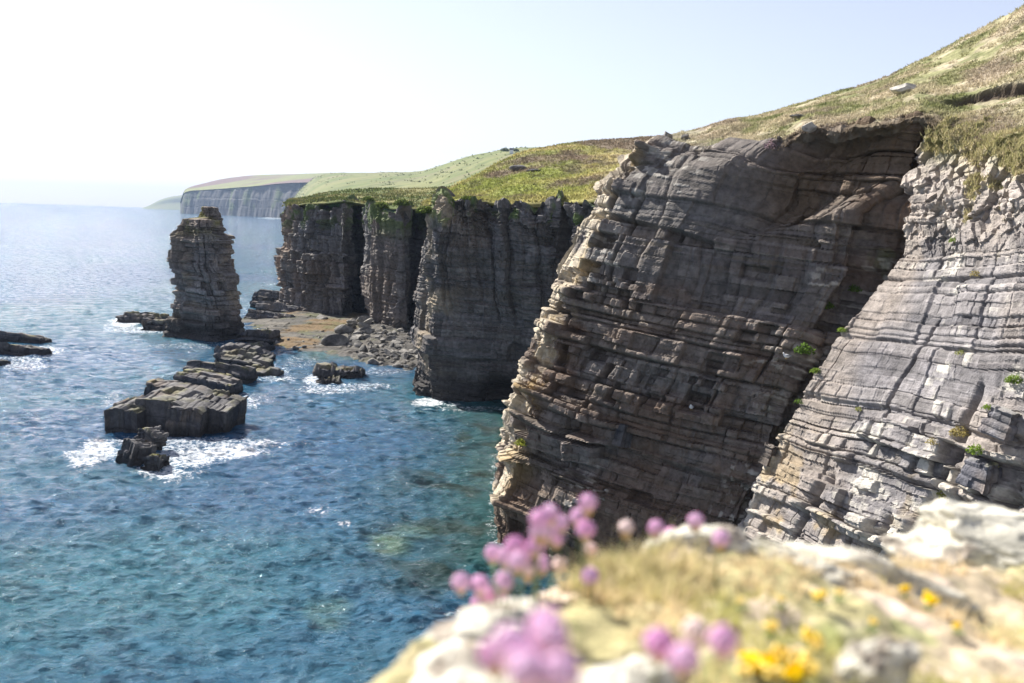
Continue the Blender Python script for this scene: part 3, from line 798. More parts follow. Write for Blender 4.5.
nr, na = 1130, 900
dep_ = np.radians(np.linspace(38, 0.35, 1050))
rad_ = np.concatenate([CAMH / np.tan(dep_), np.geomspace(CAMH / np.tan(dep_[-1]) * 1.02, 20000, 80)])
ang = np.concatenate([np.linspace(-80, -33, 60, endpoint=False), np.linspace(-33, 31, na - 100, endpoint=False), np.linspace(31, 80, 40)]) * pi / 180
X = rad_[:, None] * np.sin(ang)[None]; Y = rad_[:, None] * np.cos(ang)[None]
V = np.stack([X, Y, np.zeros_like(X)], -1)
Zw = np.zeros_like(X)
rw = np.random.default_rng(3)
sp = np.gradient(rad_)[:, None]
for k in range(60):
    lam = 0.8 * (11 / 0.8) ** (rw.random() ** 1.25)
    th = radians(-68 + rw.normal(0, 36))             # towards the shore
    amp = 0.0085 * lam ** 0.85 * (0.5 + rw.random())
    ph = rw.random() * 2 * pi
    kx, ky = 2 * pi / lam * cos(th), 2 * pi / lam * sin(th)
    w = 1 - sstep(0.18, 0.42, sp / lam)
    pha = kx * X + ky * Y + ph + 1.2 * np.sin(0.035 * X + 0.02 * Y + k) + 0.9 * np.sin(0.06 * Y - 0.05 * X + 2 * k)
    sw = np.sin(pha)
    Zw += amp * w * (sw + 0.3 * sw * sw)
calm = np.ones_like(X)
V[..., 2] = Zw * calm

# foam where water breaks on rock
foam = np.zeros_like(X)
FOAM = [(205, 346, 45, 3, .36), (180, 442, 78, 5, .5), (252, 398, 20, 5, .4), (496, 505, 8, 40, .36), (470, 409, 45, 2.5, .36), (342, 387, 32, 3, .45), (140, 330, 26, 3, .5), (270, 378, 22, 4, .4), (365, 371, 40, 3, .36), (100, 450, 16, 9, .75), (85, 458, 14, 8, .6), (185, 458, 26, 8, .85), (230, 452, 22, 6, .65), (160, 470, 18, 7, .7), (125, 322, 10, 5, .65), (112, 327, 8, 4, .4), (430, 402, 12, 3.0, .75), (452, 404, 9, 2.2, .4),
        (20, 362, 25, 7, .45), (45, 352, 12, 5, .5), (245, 402, 14, 6, .45), (325, 390, 24, 3, .5), (312, 380, 7, 4, .55), (320, 510, 12, 3.5, .42), (345, 524, 7, 3, .4), (115, 405, 10, 12, .35), (275, 372, 14, 5, .35), (300, 362, 12, 5, .35), (380, 372, 20, 3, .3),
        (15, 262, 12, 1.5, .3), (280, 218, 16, 1.2, .5), (235, 216.5, 40, 1.0, .3), (470, 462, 34, 3, .22), (455, 440, 30, 3, .25)]
a_, b_, zc = proj(V)
nz = fbm(V, 0.14, 4, 900)
for u, v, ru, rv, s in FOAM:
    d = np.hypot((a_ - u) / ru, (b_ - v) / rv) * (1 + 0.45 * nz)
    foam = np.maximum(foam, np.minimum(0.66, s * 1.1) * np.clip(1.6 - d * 0.62, 0, 1) ** 1.3)
foam += 0.08 * sstep(0.2, 0.6, fbm(V * np.array([0.7, 1, 1]), 0.05, 4, 901)) * sstep(60, 150, Y) * (1 - sstep(250, 450, Y))
# colour of the water body: deep teal offshore, cliff shade and reflection painted dark green, greener shallows, weed and pale rock patches under water
deep = np.array([0.020, 0.076, 0.150]); teal = np.array([0.024, 0.102, 0.142]); green = np.array([0.012, 0.055, 0.045])
C = mix(deep, teal, sstep(-0.3, 0.4, fbm(V, 0.018, 4, 902)))
near = sstep(200, 90, Y + 1.2 * np.abs(X))
gsh = np.exp(-((X + 2 - 0.02 * Y) / 11.0) ** 2) * sstep(70, 85, Y) * sstep(200, 150, Y)
C = mix(C, green, np.clip(0.9 * gsh, 0, 1))  # dark green stands in for the cliffs' shade and reflection
C = mix(C, np.array([0.012, 0.03, 0.022]), 0.75 * sstep(0.12, 0.35, fbm(V, 0.16, 4, 903)) * np.clip(gsh * 1.5 + 0.0, 0, 1))
for u, v, ru, rv, s in [(385, 545, 26, 14, .8), (330, 615, 24, 20, .45), (410, 532, 30, 10, .45), (330, 352, 40, 9, .5), (255, 352, 18, 6, .4)]:
    d = np.hypot((a_ - u) / ru, (b_ - v) / rv) * (1 + 0.5 * nz)
    C = mix(C, np.array([0.07, 0.12, 0.075]), s * sstep(1.2, 0.4, d) * (0.6 + 0.4 * sstep(-0.3, 0.3, fbm(V, 0.7, 3, 905))))
me = np_mesh('sea', V, grid_faces(nr, na), C, smooth=True, attrs={'foam': foam, 'chop': 2.2 + 0.9 * sstep(60, 420, np.hypot(X, Y))})
o = link('sea', me, M_SEA)
tag(o, 'sunlit blue green sea glittering to the horizon', 'sea', kind='structure')
SEA_V = V

# ------------------------------------------------------------------ rocks in the water
def cube_grid(nx, ny, nz):
    """closed box surface with nx,ny,nz steps, welded; coordinates in [-1,1]"""
    idx = {}
    V = []; F = []

    def vid(i, j, k):
        key = (i, j, k)
        if key not in idx:
            idx[key] = len(V); V.append((2 * i / nx - 1, 2 * j / ny - 1, 2 * k / nz - 1))
        return idx[key]
    for i in range(nx):
        for j in range(ny):
            F.append((vid(i, j, 0), vid(i, j + 1, 0), vid(i + 1, j + 1, 0), vid(i + 1, j, 0)))
            F.append((vid(i, j, nz), vid(i + 1, j, nz), vid(i + 1, j + 1, nz), vid(i, j + 1, nz)))
    for i in range(nx):
        for k in range(nz):
            F.append((vid(i, 0, k), vid(i + 1, 0, k), vid(i + 1, 0, k + 1), vid(i, 0, k + 1)))
            F.append((vid(i, ny, k), vid(i, ny, k + 1), vid(i + 1, ny, k + 1), vid(i + 1, ny, k)))
    for j in range(ny):
        for k in range(nz):
            F.append((vid(0, j, k), vid(0, j, k + 1), vid(0, j + 1, k + 1), vid(0, j + 1, k)))
            F.append((vid(nx, j, k), vid(nx, j + 1, k), vid(nx, j + 1, k + 1), vid(nx, j, k + 1)))
    return np.array(V), np.array(F)


def sea_rock(name, centre, size, yaw, tilt_x, tilt_y, seed, label, cat='rock', group=None, res=0.35, steps=0.8, taper=0.12, algae=0.4, wet=1.2, layer=(0.6, 1.6), rough=0.35):
    """a tilted, bedded, jointed rock: size = full length, width, height"""
    L_, W_, H_ = size
    nx, ny, nz = [max(6, min(70, int(x / res))) for x in size]
    V, F = cube_grid(nx, ny, nz)
    p = V * np.array([L_, W_, H_]) / 2
    # worn corners
    k = 1 - taper * ((V[:, 2] + 1) / 2)
    p[:, 0] *= k; p[:, 1] *= k
    sph = V / np.maximum(1e-6, np.linalg.norm(V, axis=1, keepdims=True))
    i, j, L1, B1, t1, d1 = beds(p[:, 2], p[:, 0] + 0.3 * p[:, 1], seed, layer[0], layer[1], L_ * 0.14, L_ * 0.4)
    i2, j2, L2, B2, t2, d2 = beds(p[:, 1] * 1.0, p[:, 0], seed + 3, W_ * 0.2, W_ * 0.55, L_ * 0.10, L_ * 0.35)
    nrm = np.where(np.abs(V) > 0.999, np.sign(V), 0.0)
    nrm /= np.linalg.norm(nrm, axis=1, keepdims=True)
    side = np.linalg.norm(nrm[:, :2], axis=1)
    top = np.clip(nrm[:, 2], 0, 1)
    p += nrm * (side * steps * ((L1 - .5) * 0.8 + (B1 - .5) * 1.2))[:, None]
    p[:, 2] += top * steps * 1.1 * ((B2 - .6) * 1.4 + (L2 - .5) * 0.6)
    p -= nrm * (0.5 * steps * (np.exp(-(d2 / 0.15) ** 2) + np.exp(-(t1 / 0.1) ** 2) * side))[:, None]
    p += rough * np.stack([fbm(p + 7 * seed, 0.45, 3, seed + q) for q in range(3)], -1)
    ends = (np.abs(V[:, 0]) ** 3)[:, None]
    p[:, 2] -= (0.10 * H_ * ends[:, 0] * _h(np.sign(V[:, 0]) + 2, seed=seed)) * (V[:, 2] > 0)
    cx, sx, cy, sy, cz, sz = cos(tilt_x), sin(tilt_x), cos(tilt_y), sin(tilt_y), cos(yaw), sin(yaw)
    Rx = np.array([[1, 0, 0], [0, cx, -sx], [0, sx, cx]]); Ry = np.array([[cy, 0, sy], [0, 1, 0], [-sy, 0, cy]]); Rz = np.array([[cz, -sz, 0], [sz, cz, 0], [0, 0, 1]])
    q = p @ (Rz @ Rx @ Ry).T
    cw = q + centre
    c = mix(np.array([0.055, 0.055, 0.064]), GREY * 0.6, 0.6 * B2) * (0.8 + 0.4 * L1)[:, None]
    c = mix(c, GREY * 0.95, 0.7 * top * sstep(-0.3, 0.3, fbm(cw, 0.5, 3, seed + 7)))  # sunlight on the tops put into the colour as patchy pale grey
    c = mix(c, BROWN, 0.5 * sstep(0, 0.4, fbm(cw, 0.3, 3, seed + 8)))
    c = mix(c, np.array([0.23, 0.22, 0.06]), algae * top * sstep(0.0, 0.35, fbm(cw, 0.35, 3, seed + 9)))
    c = mix(c, BLACK, 0.85 * (1 - sstep(wet * 0.5, wet * 1.4, cw[:, 2] + 0.4 * vnoise(cw, 0.8, seed))))
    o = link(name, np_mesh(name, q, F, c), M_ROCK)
    o.location = centre
    tag(o, label, cat, group)
    return o


def seapos(u, v, z=0.0):
    return sea_at(u, v, z)


def skerry(u, v, lpx, w, h, yaw, tx, ty, seed, label, group=None, dz=0.0, **kw):
    c = seapos(u, v); d = c[1]
    c[2] = dz
    return sea_rock('sea_rock', c, (lpx * d / FPX / max(0.3, abs(cos(radians(yaw)))), w, h), radians(yaw), radians(tx), radians(ty), seed, label, 'rock', group, **kw)


big_ = skerry(176, 427, 54, 9.0, 8.6, -8, 5, 6, 21, 'largest dark blocky skerry, white surf breaking along its front', dz=0.6, res=0.2, steps=0.34, layer=(1.6, 5.5), algae=0.35, rough=0.22, taper=0.03)
for (u_, v_, l_, w_, h_, yw, tx_, ty_, sd, dz_) in ((136, 430, 38, 7.0, 7.4, -12, 5, 3, 121, 0.3), (215, 428, 46, 8.0, 7.6, -6, 6, 9, 122, 0.4), (194, 431, 36, 7.5, 8.0, -4, 5, 6, 123, 0.2)):
    c_ = seapos(u_, v_)
    pc = sea_rock('block', np.array([c_[0], c_[1], dz_]), (l_ * c_[1] / FPX, w_, h_), radians(yw), radians(tx_), radians(ty_), sd, None, None, res=0.2, steps=0.34, layer=(1.6, 5.5), algae=0.3, rough=0.22, taper=0.03)
    pc.parent = big_; pc.matrix_parent_inverse = Matrix.Translation(-Vector(big_.location))
skerry(136, 462, 20, 3.2, 4.2, -35, -8, 12, 22, 'small dark rock in the surf before the big skerry, its left lump', dz=0.6, res=0.16, steps=0.4, rough=0.12, algae=0.9)
skerry(157, 470, 20, 3.0, 3.0, -10, -8, 5, 23, 'lowest small brown rock in the surf in front of the big skerry', dz=0.3, res=0.16, steps=0.4, rough=0.12, algae=0.8)
skerry(148, 452, 24, 2.6, 4.6, -25, -6, 16, 28, 'lichen topped rock behind two lumps in the surf below the big skerry', dz=0.8, res=0.16, steps=0.4, rough=0.12, algae=1.0)
skerry(208, 393, 66, 4.6, 5.2, -14, 4, 6, 24, 'dark tilted slab just behind the big skerry', dz=0.3, res=0.25, steps=0.35, algae=0.6)
skerry(166, 399, 40, 4.2, 5.0, -12, 4, 6, 25, 'low slab at the seaward end behind the big skerry', dz=0.2, res=0.25, steps=0.35)
skerry(220, 380, 76, 4.6, 5.4, -16, -9, 4, 26, 'long slab of stepped rock, third back from the surf', dz=0.3, res=0.3, steps=0.55, rough=0.2)
skerry(208, 387, 54, 3.2, 4.4, -12, 4, 6, 29, 'low narrow slab in the middle of the skerry chain', dz=0.3, res=0.3, steps=0.35)
skerry(244, 369, 62, 5.0, 4.2, -18, 7, 6, 27, 'flat pale rock shelf at the landward end of the skerry chain', dz=0.2, res=0.3, algae=0.2, wet=0.7)
skerry(246, 359, 56, 5, 3.4, -16, 7, 6, 30, 'pale stepped shelf in the shallows between skerries and stack', dz=0.3, res=0.3, algae=0.2, wet=0.7)
skerry(262, 375, 40, 5, 2.2, -16, 7, 6, 31, 'low rock lapped by water at the inner end of the skerries', dz=0.0, res=0.3, algae=0.3, wet=0.7)
skerry(340, 377, 48, 5, 3.6, 6, 0, 0, 32, 'ragged dark rock alone in the inlet before the beach', dz=0.0, res=0.25, steps=0.9, rough=0.7)
skerry(328, 383, 24, 3, 2.0, 10, 0, 0, 33, 'low wet rock at the foot of the ragged inlet rock', dz=-0.1, res=0.22, rough=0.6)
# slabs entering from the edge of the picture
skerry(8, 341, 92, 4.5, 3.4, -11, -10, 4, 34, 'upper of the long dark slabs off the open sea side', dz=0.2, res=0.3, steps=0.5)
skerry(5, 353, 104, 4.5, 3.6, -9, -10, 4, 35, 'broadest of the long dark slabs off the open sea side', dz=0.2, res=0.3, steps=0.5)
skerry(-14, 364, 46, 3.5, 2.2, -8, -10, 3, 36, 'short low slab nearest the camera off the open sea side', dz=0.1, res=0.3, steps=0.4)
# rocks at the foot of the stack
skerry(146, 322, 46, 9, 3.4, -14, -5, 2, 37, 'low dark reef spreading seaward from the foot of the stack', dz=0.3, res=0.4, steps=0.9)
skerry(160, 330, 30, 6, 4.2, -20, -5, 0, 38, 'broken dark rock against the seaward foot of the stack', dz=0.6, res=0.35, steps=0.9)
skerry(258, 342, 40, 8, 4.6, -10, -5, -3, 39, 'black rock between the stack and the weedy shelf', dz=0.3, res=0.35, steps=0.9)
skerry(252, 350, 40, 6, 2.2, -14, -5, -3, 40, 'low wet rock below the landward foot of the stack', dz=0.0, res=0.35, steps=0.7)
# long upturned beds running out from the third cliff
skerry(288, 316, 74, 2.6, 4.2, -24, -14, 3, 41, 'long upturned rock bed like a wall at the foot of the pillared cliff', dz=1.0, res=0.4, steps=0.5, algae=0.0, wet=0.8)
skerry(272, 321, 60, 2.4, 3.2, -20, -14, 3, 42, 'lower upturned rock bed running out beside the longer one', dz=0.6, res=0.4, steps=0.5, algae=0.0, wet=0.8)
skerry(276, 308, 38, 9, 6.0, -24, -8, 0, 43, 'stepped rock buttress at the seaward foot of the pillared cliff', dz=2.0, res=0.4, steps=0.9, algae=0.0, wet=0.8)

# ---- the stack -----------------------------------------------------------------------------------------
lv = [(206.5, 202, 214), (207.5, 201, 218), (213, 200, 219.5), (217.5, 198, 221), (219.5, 183, 222.5), (232, 177, 225), (235, 175, 232), (265, 172, 233), (267, 173, 234), (274, 174, 239), (282, 175, 239), (303, 173, 241), (326, 168, 243), (341, 164, 245), (352, 161, 247)]
ds = 231.0
rings = []
nA = 260
th = np.linspace(0, 2 * pi, nA, endpoint=False) + 0.2
for v, u0, u1 in lv:
    a = at(u0, v, ds); b = at(u1, v, ds); c = (a + b) / 2; hw = np.linalg.norm(b - a) / 2
    rot = radians(24)
    hx = hw * 0.90; hy = min(6.0, hw * 0.85)
    e = 0.42
    ex = np.sign(np.cos(th)) * np.abs(np.cos(th)) ** e * hx; ey = np.sign(np.sin(th)) * np.abs(np.sin(th)) ** e * hy
    X_ = ex * cos(rot) + ey * sin(rot); Y_ = -ex * sin(rot) + ey * cos(rot)
    X_ *= hw / np.abs(X_).max()
    rings.append(np.stack([c[0] + X_, c[1] + Y_, np.full(nA, c[2])], -1))
A = np.array(rings)
A[-1][:, 2] = -2.0
segr = auto_seg(np.swapaxes(A, 0, 1), 0.22, 1)
out = []
for k in range(len(A) - 1):
    t = np.linspace(0, 1, segr[k], endpoint=(k == len(A) - 2))[:, None, None]
    out.append(A[k] * (1 - t) + A[k + 1] * t)
P = np.concatenate(out, 0)
cen = P.mean(axis=1, keepdims=True)
Nn = P - cen; Nn[..., 2] = 0; Nn /= np.linalg.norm(Nn, axis=-1, keepdims=True)
S = np.cumsum(np.linalg.norm(np.diff(P, axis=1, append=P[:, :1]), axis=-1).mean(0))[None] + np.zeros(P.shape[:2])
D, K = cliff_field(P, S + 0.06 * P[..., 2], 0.03, 850, 1.1, 0.65, 0.75, 0.28, chunk=np.ones(P.shape[:2]) * 0.9, joints=1.0, lw=0.45, ts=1.35)
D = D - 0.7
D = D + 0.35 * fbm(P, 0.22, 3, 858)
D *= np.clip(np.linalg.norm((P - cen), axis=-1) / 4, 0.2, 1)
Q = P + Nn * D[..., None]
C = rock_colour(P, K, 852, 0.5, 0.0, 4.5)
C = mix(C, TAN * 0.8, 0.6 * sstep(0.0, 0.4, fbm(P, 0.2, 3, 853)) * sstep(5, 10, P[..., 2]))
C = mix(C, np.array([0.25, 0.24, 0.08]), 0.75 * sstep(22, 28, P[..., 2]) * sstep(-0.1, 0.3, fbm(P, 0.3, 3, 854)))
Vs = Q.reshape(-1, 3); Fs = grid_faces(P.shape[0], nA, True)
tip = Q[0].mean(0) + [0, 0, 0.3]
Vs = np.concatenate([Vs, tip[None]], 0); it = len(Vs) - 1
F2 = np.array([(it, (j + 1) % nA, j, j) for j in range(nA)])
base = low(205, ds, 0.0)
bm_cols = np.concatenate([C.reshape(-1, 3), C[0, :1]], 0)
me = bpy.data.meshes.new('sea_stack')
me = np_mesh('sea_stack', Vs - base, Fs, bm_cols)
o = link('sea_stack', me, M_ROCK)
o.location = base
tag(o, 'tall free standing stack of layered rock with a crumbling top, rising from the sea', 'sea stack')
cap_v = np.concatenate([Q[0], tip[None]], 0)
SURF['stack'] = Q

# ---- weedy shelf and boulder beach ----------------------------------------------------------------------
poly = np.array([sea_at(u, v)[:2] for u, v in [(236, 322), (262, 308), (300, 308), (345, 312), (415, 318), (440, 345), (432, 366), (412, 372), (385, 367), (352, 364), (330, 355), (300, 356), (285, 348), (262, 340), (246, 335)]])


def sdist(x, y, poly):
    d = np.full(x.shape, 1e9); ins = np.zeros(x.shape, bool)
    n = len(poly)
    for k in range(n):
        a = poly[k]; b = poly[(k + 1) % n]
        e = b - a
        t = np.clip(((x - a[0]) * e[0] + (y - a[1]) * e[1]) / (e @ e), 0, 1)
        d = np.minimum(d, np.hypot(x - a[0] - t * e[0], y - a[1] - t * e[1]))
        c = ((a[1] > y) != (b[1] > y)) & (x < (b[0] - a[0]) * (y - a[1]) / (b[1] - a[1] + 1e-12) + a[0])
        ins ^= c
    return np.where(ins, d, -d)


gx = np.arange(poly[:, 0].min() - 8, poly[:, 0].max() + 8, 0.45); gy = np.arange(poly[:, 1].min() - 8, poly[:, 1].max() + 8, 0.6)
X, Y = np.meshgrid(gx, gy)
Pb = np.stack([X, Y, np.zeros_like(X)], -1)
sd = sdist(X, Y, poly) + 3.0 * fbm(Pb, 0.12, 3, 921)
rise = sstep(225, 262, Y + 0.4 * (X + 30))
beach_m = sstep(-45, -30, X + 3 * fbm(Pb, 0.1, 2, 920))
zb = -1.2 + 1.5 * sstep(-3, 3, sd) + 0.25 * fbm(Pb, 0.25, 4, 922) + 1.6 * sstep(2, 16, sd) * rise + beach_m * sstep(0, 10, sd) * 0.9 + 0.5 * beach_m * fbm(Pb, 0.7, 2, 925)
i_, j_, Lb, Bb, tb_, db_ = beds(Y * 0.9 + X * 0.42, X, 923, 1.0, 3.2, 2, 9)
zb += 0.4 * (Bb - 0.5) * sstep(-1, 2, sd) * (1 - 0.5 * beach_m)
Pb[..., 2] = zb
C = mix(np.array([0.075, 0.07, 0.062]), np.array([0.16, 0.145, 0.12]), Bb)
wd = sstep(-0.1, 0.25, fbm(Pb, 0.1, 3, 924)) * (1 - beach_m)
C = mix(C, np.array([0.20, 0.115, 0.03]), 0.7 * wd)
C = mix(C, np.array([0.10, 0.12, 0.03]), 0.5 * sstep(0.1, 0.4, fbm(Pb, 0.18, 3, 926)))
C = C * 0.75
C = mix(C, np.array([0.085, 0.078, 0.07]) , 0.85 * beach_m * sstep(-0.5, 0.2, fbm(Pb, 0.6, 3, 927)))
o = link('shore', np_mesh('shore', Pb, grid_faces(*X.shape), C), M_ROCK)
tag(o, 'weedy rock shelf and stony beach below the far cliffs', 'shore', kind='structure')
SHORE = Pb


def shore_z(x, y):
    i = int(np.clip(np.searchsorted(gy, y), 0, len(gy) - 1)); j = int(np.clip(np.searchsorted(gx, x), 0, len(gx) - 1))
    return Pb[i, j, 2]


def boulder_mesh(name, seed, sub=3, flat=0.6, cuts=9):
    """angular boulder: a ball cut by random planes"""
    import bmesh
    bm = bmesh.new(); bmesh.ops.create_icosphere(bm, subdivisions=sub, radius=1.0)
    V = np.array([v.co[:] for v in bm.verts]); F = np.array([[v.index for v in f.verts] for f in bm.faces]); bm.free()
    r = np.random.default_rng(seed)
    dirs = r.normal(size=(cuts, 3)); dirs /= np.linalg.norm(dirs, axis=1, keepdims=True)
    for d in dirs:
        h = 0.45 + 0.35 * r.random()
        q = V @ d
        V = V - np.where(q > h, q - h, 0)[:, None] * d
    V *= np.array([1.0, 0.55 + 0.35 * r.random(), flat * (0.7 + 0.5 * r.random())])
    V += 0.05 * np.stack([fbm(V + seed, 2.5, 3, seed + k) for k in range(3)], -1)
    c = mix(np.array([0.10, 0.095, 0.088]) * (0.8 + 0.1 * (seed % 7)), np.array([0.25, 0.235, 0.21]), sstep(-0.3, 0.3, fbm(V + seed, 1.2, 3, seed + 5)))
    return np_mesh(name, V, F, c)


BM = [boulder_mesh('boulder', 1000 + k) for k in range(7)]
for me in BM: me.materials.append(M_ROCK)


def boulder(p, size, label, group=None, k=None):
    me = BM[random.randrange(7) if k is None else k]
    o = link('boulder', me)
    o.location = p; o.scale = (size, size, size); o.rotation_euler = (random.uniform(-.3, .3), random.uniform(-.3, .3), random.uniform(0, 6.28))
    tag(o, label, 'boulder', group)
    return o


def shore_boulder(u, v, size, label, group=None, sink=0.25):
    p = sea_at(u, v, 0.8)
    p[2] = shore_z(p[0], p[1]) + size * (0.45 - sink)
    return boulder(p, size, label, group)


shore_boulder(335, 343, 3.0, 'big pale boulder standing alone on the weedy shelf', k=None) if False else None
b = shore_boulder(335, 345, 3.2, 'largest pale slab boulder resting at the edge of the weedy shelf')
b = shore_boulder(346, 333, 3.0, 'pale flat topped boulder just behind the largest slab boulder')
b = shore_boulder(322, 322, 1.8, 'small bright boulder below the upturned rock beds')
b = shore_boulder(354, 339, 2.3, 'rounded pale boulder at the seaward corner of the boulder beach')
b = shore_boulder(366, 328, 2.6, 'dark boulder against the shadow of the pillared cliff')
b = shore_boulder(396, 330, 3.6, 'long leaning slab at the top of the boulder beach')
b = shore_boulder(389, 356, 1.7, 'small pale boulder at the water edge of the beach')
b = shore_boulder(294, 354, 1.3, 'lone low stone in the shallow pool before the shelf')
rb = random.Random(5)
cnt = 0
while cnt < 230:
    u = rb.uniform(348, 424); v = rb.uniform(322, 368)
    if v > 326 + 0.62 * (u - 338) + 16: continue
    sz = 0.45 + 1.5 * rb.random() ** 2.4
    shore_boulder(u, v, sz, 'grey boulder among the many strewn over the beach below the cliffs', 'boulders strewn over the beach')
    cnt += 1
cnt = 0
while cnt < 22:
    u = rb.uniform(250, 345); v = rb.uniform(326, 350)
    shore_boulder(u, v, 0.4 + 0.6 * rb.random(), 'small stone lying on the weedy shelf', 'stones on the weedy shelf')
    cnt += 1

# ---- things on the slope and the cliffs ------------------------------------------------------------------
def rock_on(surf, u, v, L_, W_, H_, seed, label, yaw=0, pale=1.0, sink=0.3, name='rock'):
    me = boulder_mesh(name, seed, 4, 0.8, 14)
    p = pick(surf, u, v)
    o = link(name, me, M_ROCK)
    o.location = p + np.array([0, 0, H_ * (0.5 - sink)]); o.scale = (L_ / 2, W_ / 2 * 1.3, H_ / 2 * 1.6); o.rotation_euler = (0, 0, yaw)
    a = me.color_attributes['Col']; n = len(me.vertices); c = np.zeros(n * 4, np.float32); a.data.foreach_get('color', c)
    c = c.reshape(-1, 4); c[:, :3] *= pale; a.data.foreach_set('color', c.ravel())
    tag(o, label, 'rock')
    return o


rock_on('slope', 905, 91, 3.6, 1.6, 1.4, 1101, 'pale lichened rock lying on the dry turf slope', 0.35, 1.9)
rock_on('slope', 812, 130, 1.6, 0.8, 0.7, 1102, 'small pale stone caught in the turf edge above the hollow', 0.2, 1.5)
rock_on('slope', 800, 116, 2.6, 1.0, 0.5, 1103, 'flat stony scar in the turf above the shaded cliff', 0.3, 1.3)
rock_on('slope', 668, 139, 1.8, 1.4, 1.2, 1104, 'grey outcrop on the stony top of the broken edge', 0.3, 1.1)
rock_on('slope', 684, 138, 1.6, 1.0, 0.8, 1105, 'low grey outcrop beside the taller one above the broken edge', 0.8, 1.1)
rock_on('hillside', 519, 168, 4.6, 1.6, 1.3, 1106, 'pale rock on the crest of the heathery hillside', 0.2, 1.6)
rock_on('hillside', 535, 170, 5.0, 1.6, 1.0, 1107, 'dark rock scar below the crest of the heathery hillside', 0.2, 0.5)
def paler(o, f):
    a = o.data.color_attributes['Col']; n = len(o.data.vertices); c = np.zeros(n * 4, np.float32); a.data.foreach_get('color', c)
    c = c.reshape(-1, 4); c[:, :3] = np.minimum(c[:, :3] * f, 0.6); a.data.foreach_set('color', c.ravel())
    return o


# block standing out on the ledge of the shaded face
pb = pick('cliff', 623, 438, 3)
sea_rock('standing_block', pb + np.array([-0.1, -0.3, 0.1]), (1.15, 1.2, 1.9), 0.6, 0.0, 0.22, 1120, 'small upright block standing out from a ledge on the shaded cliff', 'rock', res=0.12, steps=0.10, rough=0.06, algae=0.3, wet=0, taper=0.03, layer=(0.5, 1.4))
sea_rock('rock', pick('sunlit', 757, 452), (1.0, 1.0, 1.7), 0.5, 0.1, 0.25, 1121, 'knob of rock at the lip of the dark cleft', 'rock', res=0.12, steps=0.14, rough=0.1, algae=0.2, wet=0, layer=(0.3, 0.8))
paler(sea_rock('rock', pick('sunlit', 984, 474), (1.9, 1.7, 1.7), 0.4, 0.1, 0.12, 1122, 'large lichen spotted block on the sunlit cliff beside the darkest recess', 'rock', res=0.1, steps=0.14, rough=0.12, algae=0.5, wet=0, layer=(0.5, 1.0)), 1.9)
paler(sea_rock('rock', pick('sunlit', 1006, 424), (2.0, 1.6, 1.5), 0.5, 0.1, 0.15, 1123, 'pale jutting block beside the small bright green tuft', 'rock', res=0.1, steps=0.16, rough=0.12, algae=0.2, wet=0, layer=(0.4, 0.9)), 2.0)


def leaf_clump(surf, u, v, r, n, rgb, seed, label, name='plant', cat='plant', tall=0.9):
    """a plant of many small leaves on short stems"""
    p = pick(surf, u, v)
    rg = np.random.default_rng(seed)
    d = rg.normal(size=(n, 3)); d /= np.linalg.norm(d, axis=1, keepdims=True)
    rad = r * (0.35 + 0.65 * rg.random(n) ** 0.6)
    c = d * rad[:, None] * np.array([1, 1, tall]); c[:, 2] = np.abs(c[:, 2]) * 1.0 - 0.15 * r
    c *= (1 + 0.2 * vnoise(c / r, 1.7, seed))[:, None]
    ax = rg.normal(size=(n, 3)); ax /= np.linalg.norm(ax, axis=1, keepdims=True)
    bx = np.cross(ax, d); bx /= np.linalg.norm(bx, axis=1, keepdims=True) + 1e-9
    sz = (r * 0.16 * (0.6 + 0.8 * rg.random(n)))[:, None]
    V = np.stack([c - ax * sz, c + bx * sz * 0.45, c + ax * sz, c - bx * sz * 0.45], 1).reshape(-1, 3)
    F = np.arange(4 * n).reshape(-1, 4)
    cc = np.repeat(np.array(rgb)[None] * (0.55 + 0.9 * rg.random(n))[:, None], 4, 0)
    me = np_mesh(name, V, F, cc)
    o = link(name, me, M_BLADE)
    o.location = p + (CAM - p) / np.linalg.norm(CAM - p) * r * 0.25
    tag(o, label, cat)
    return o


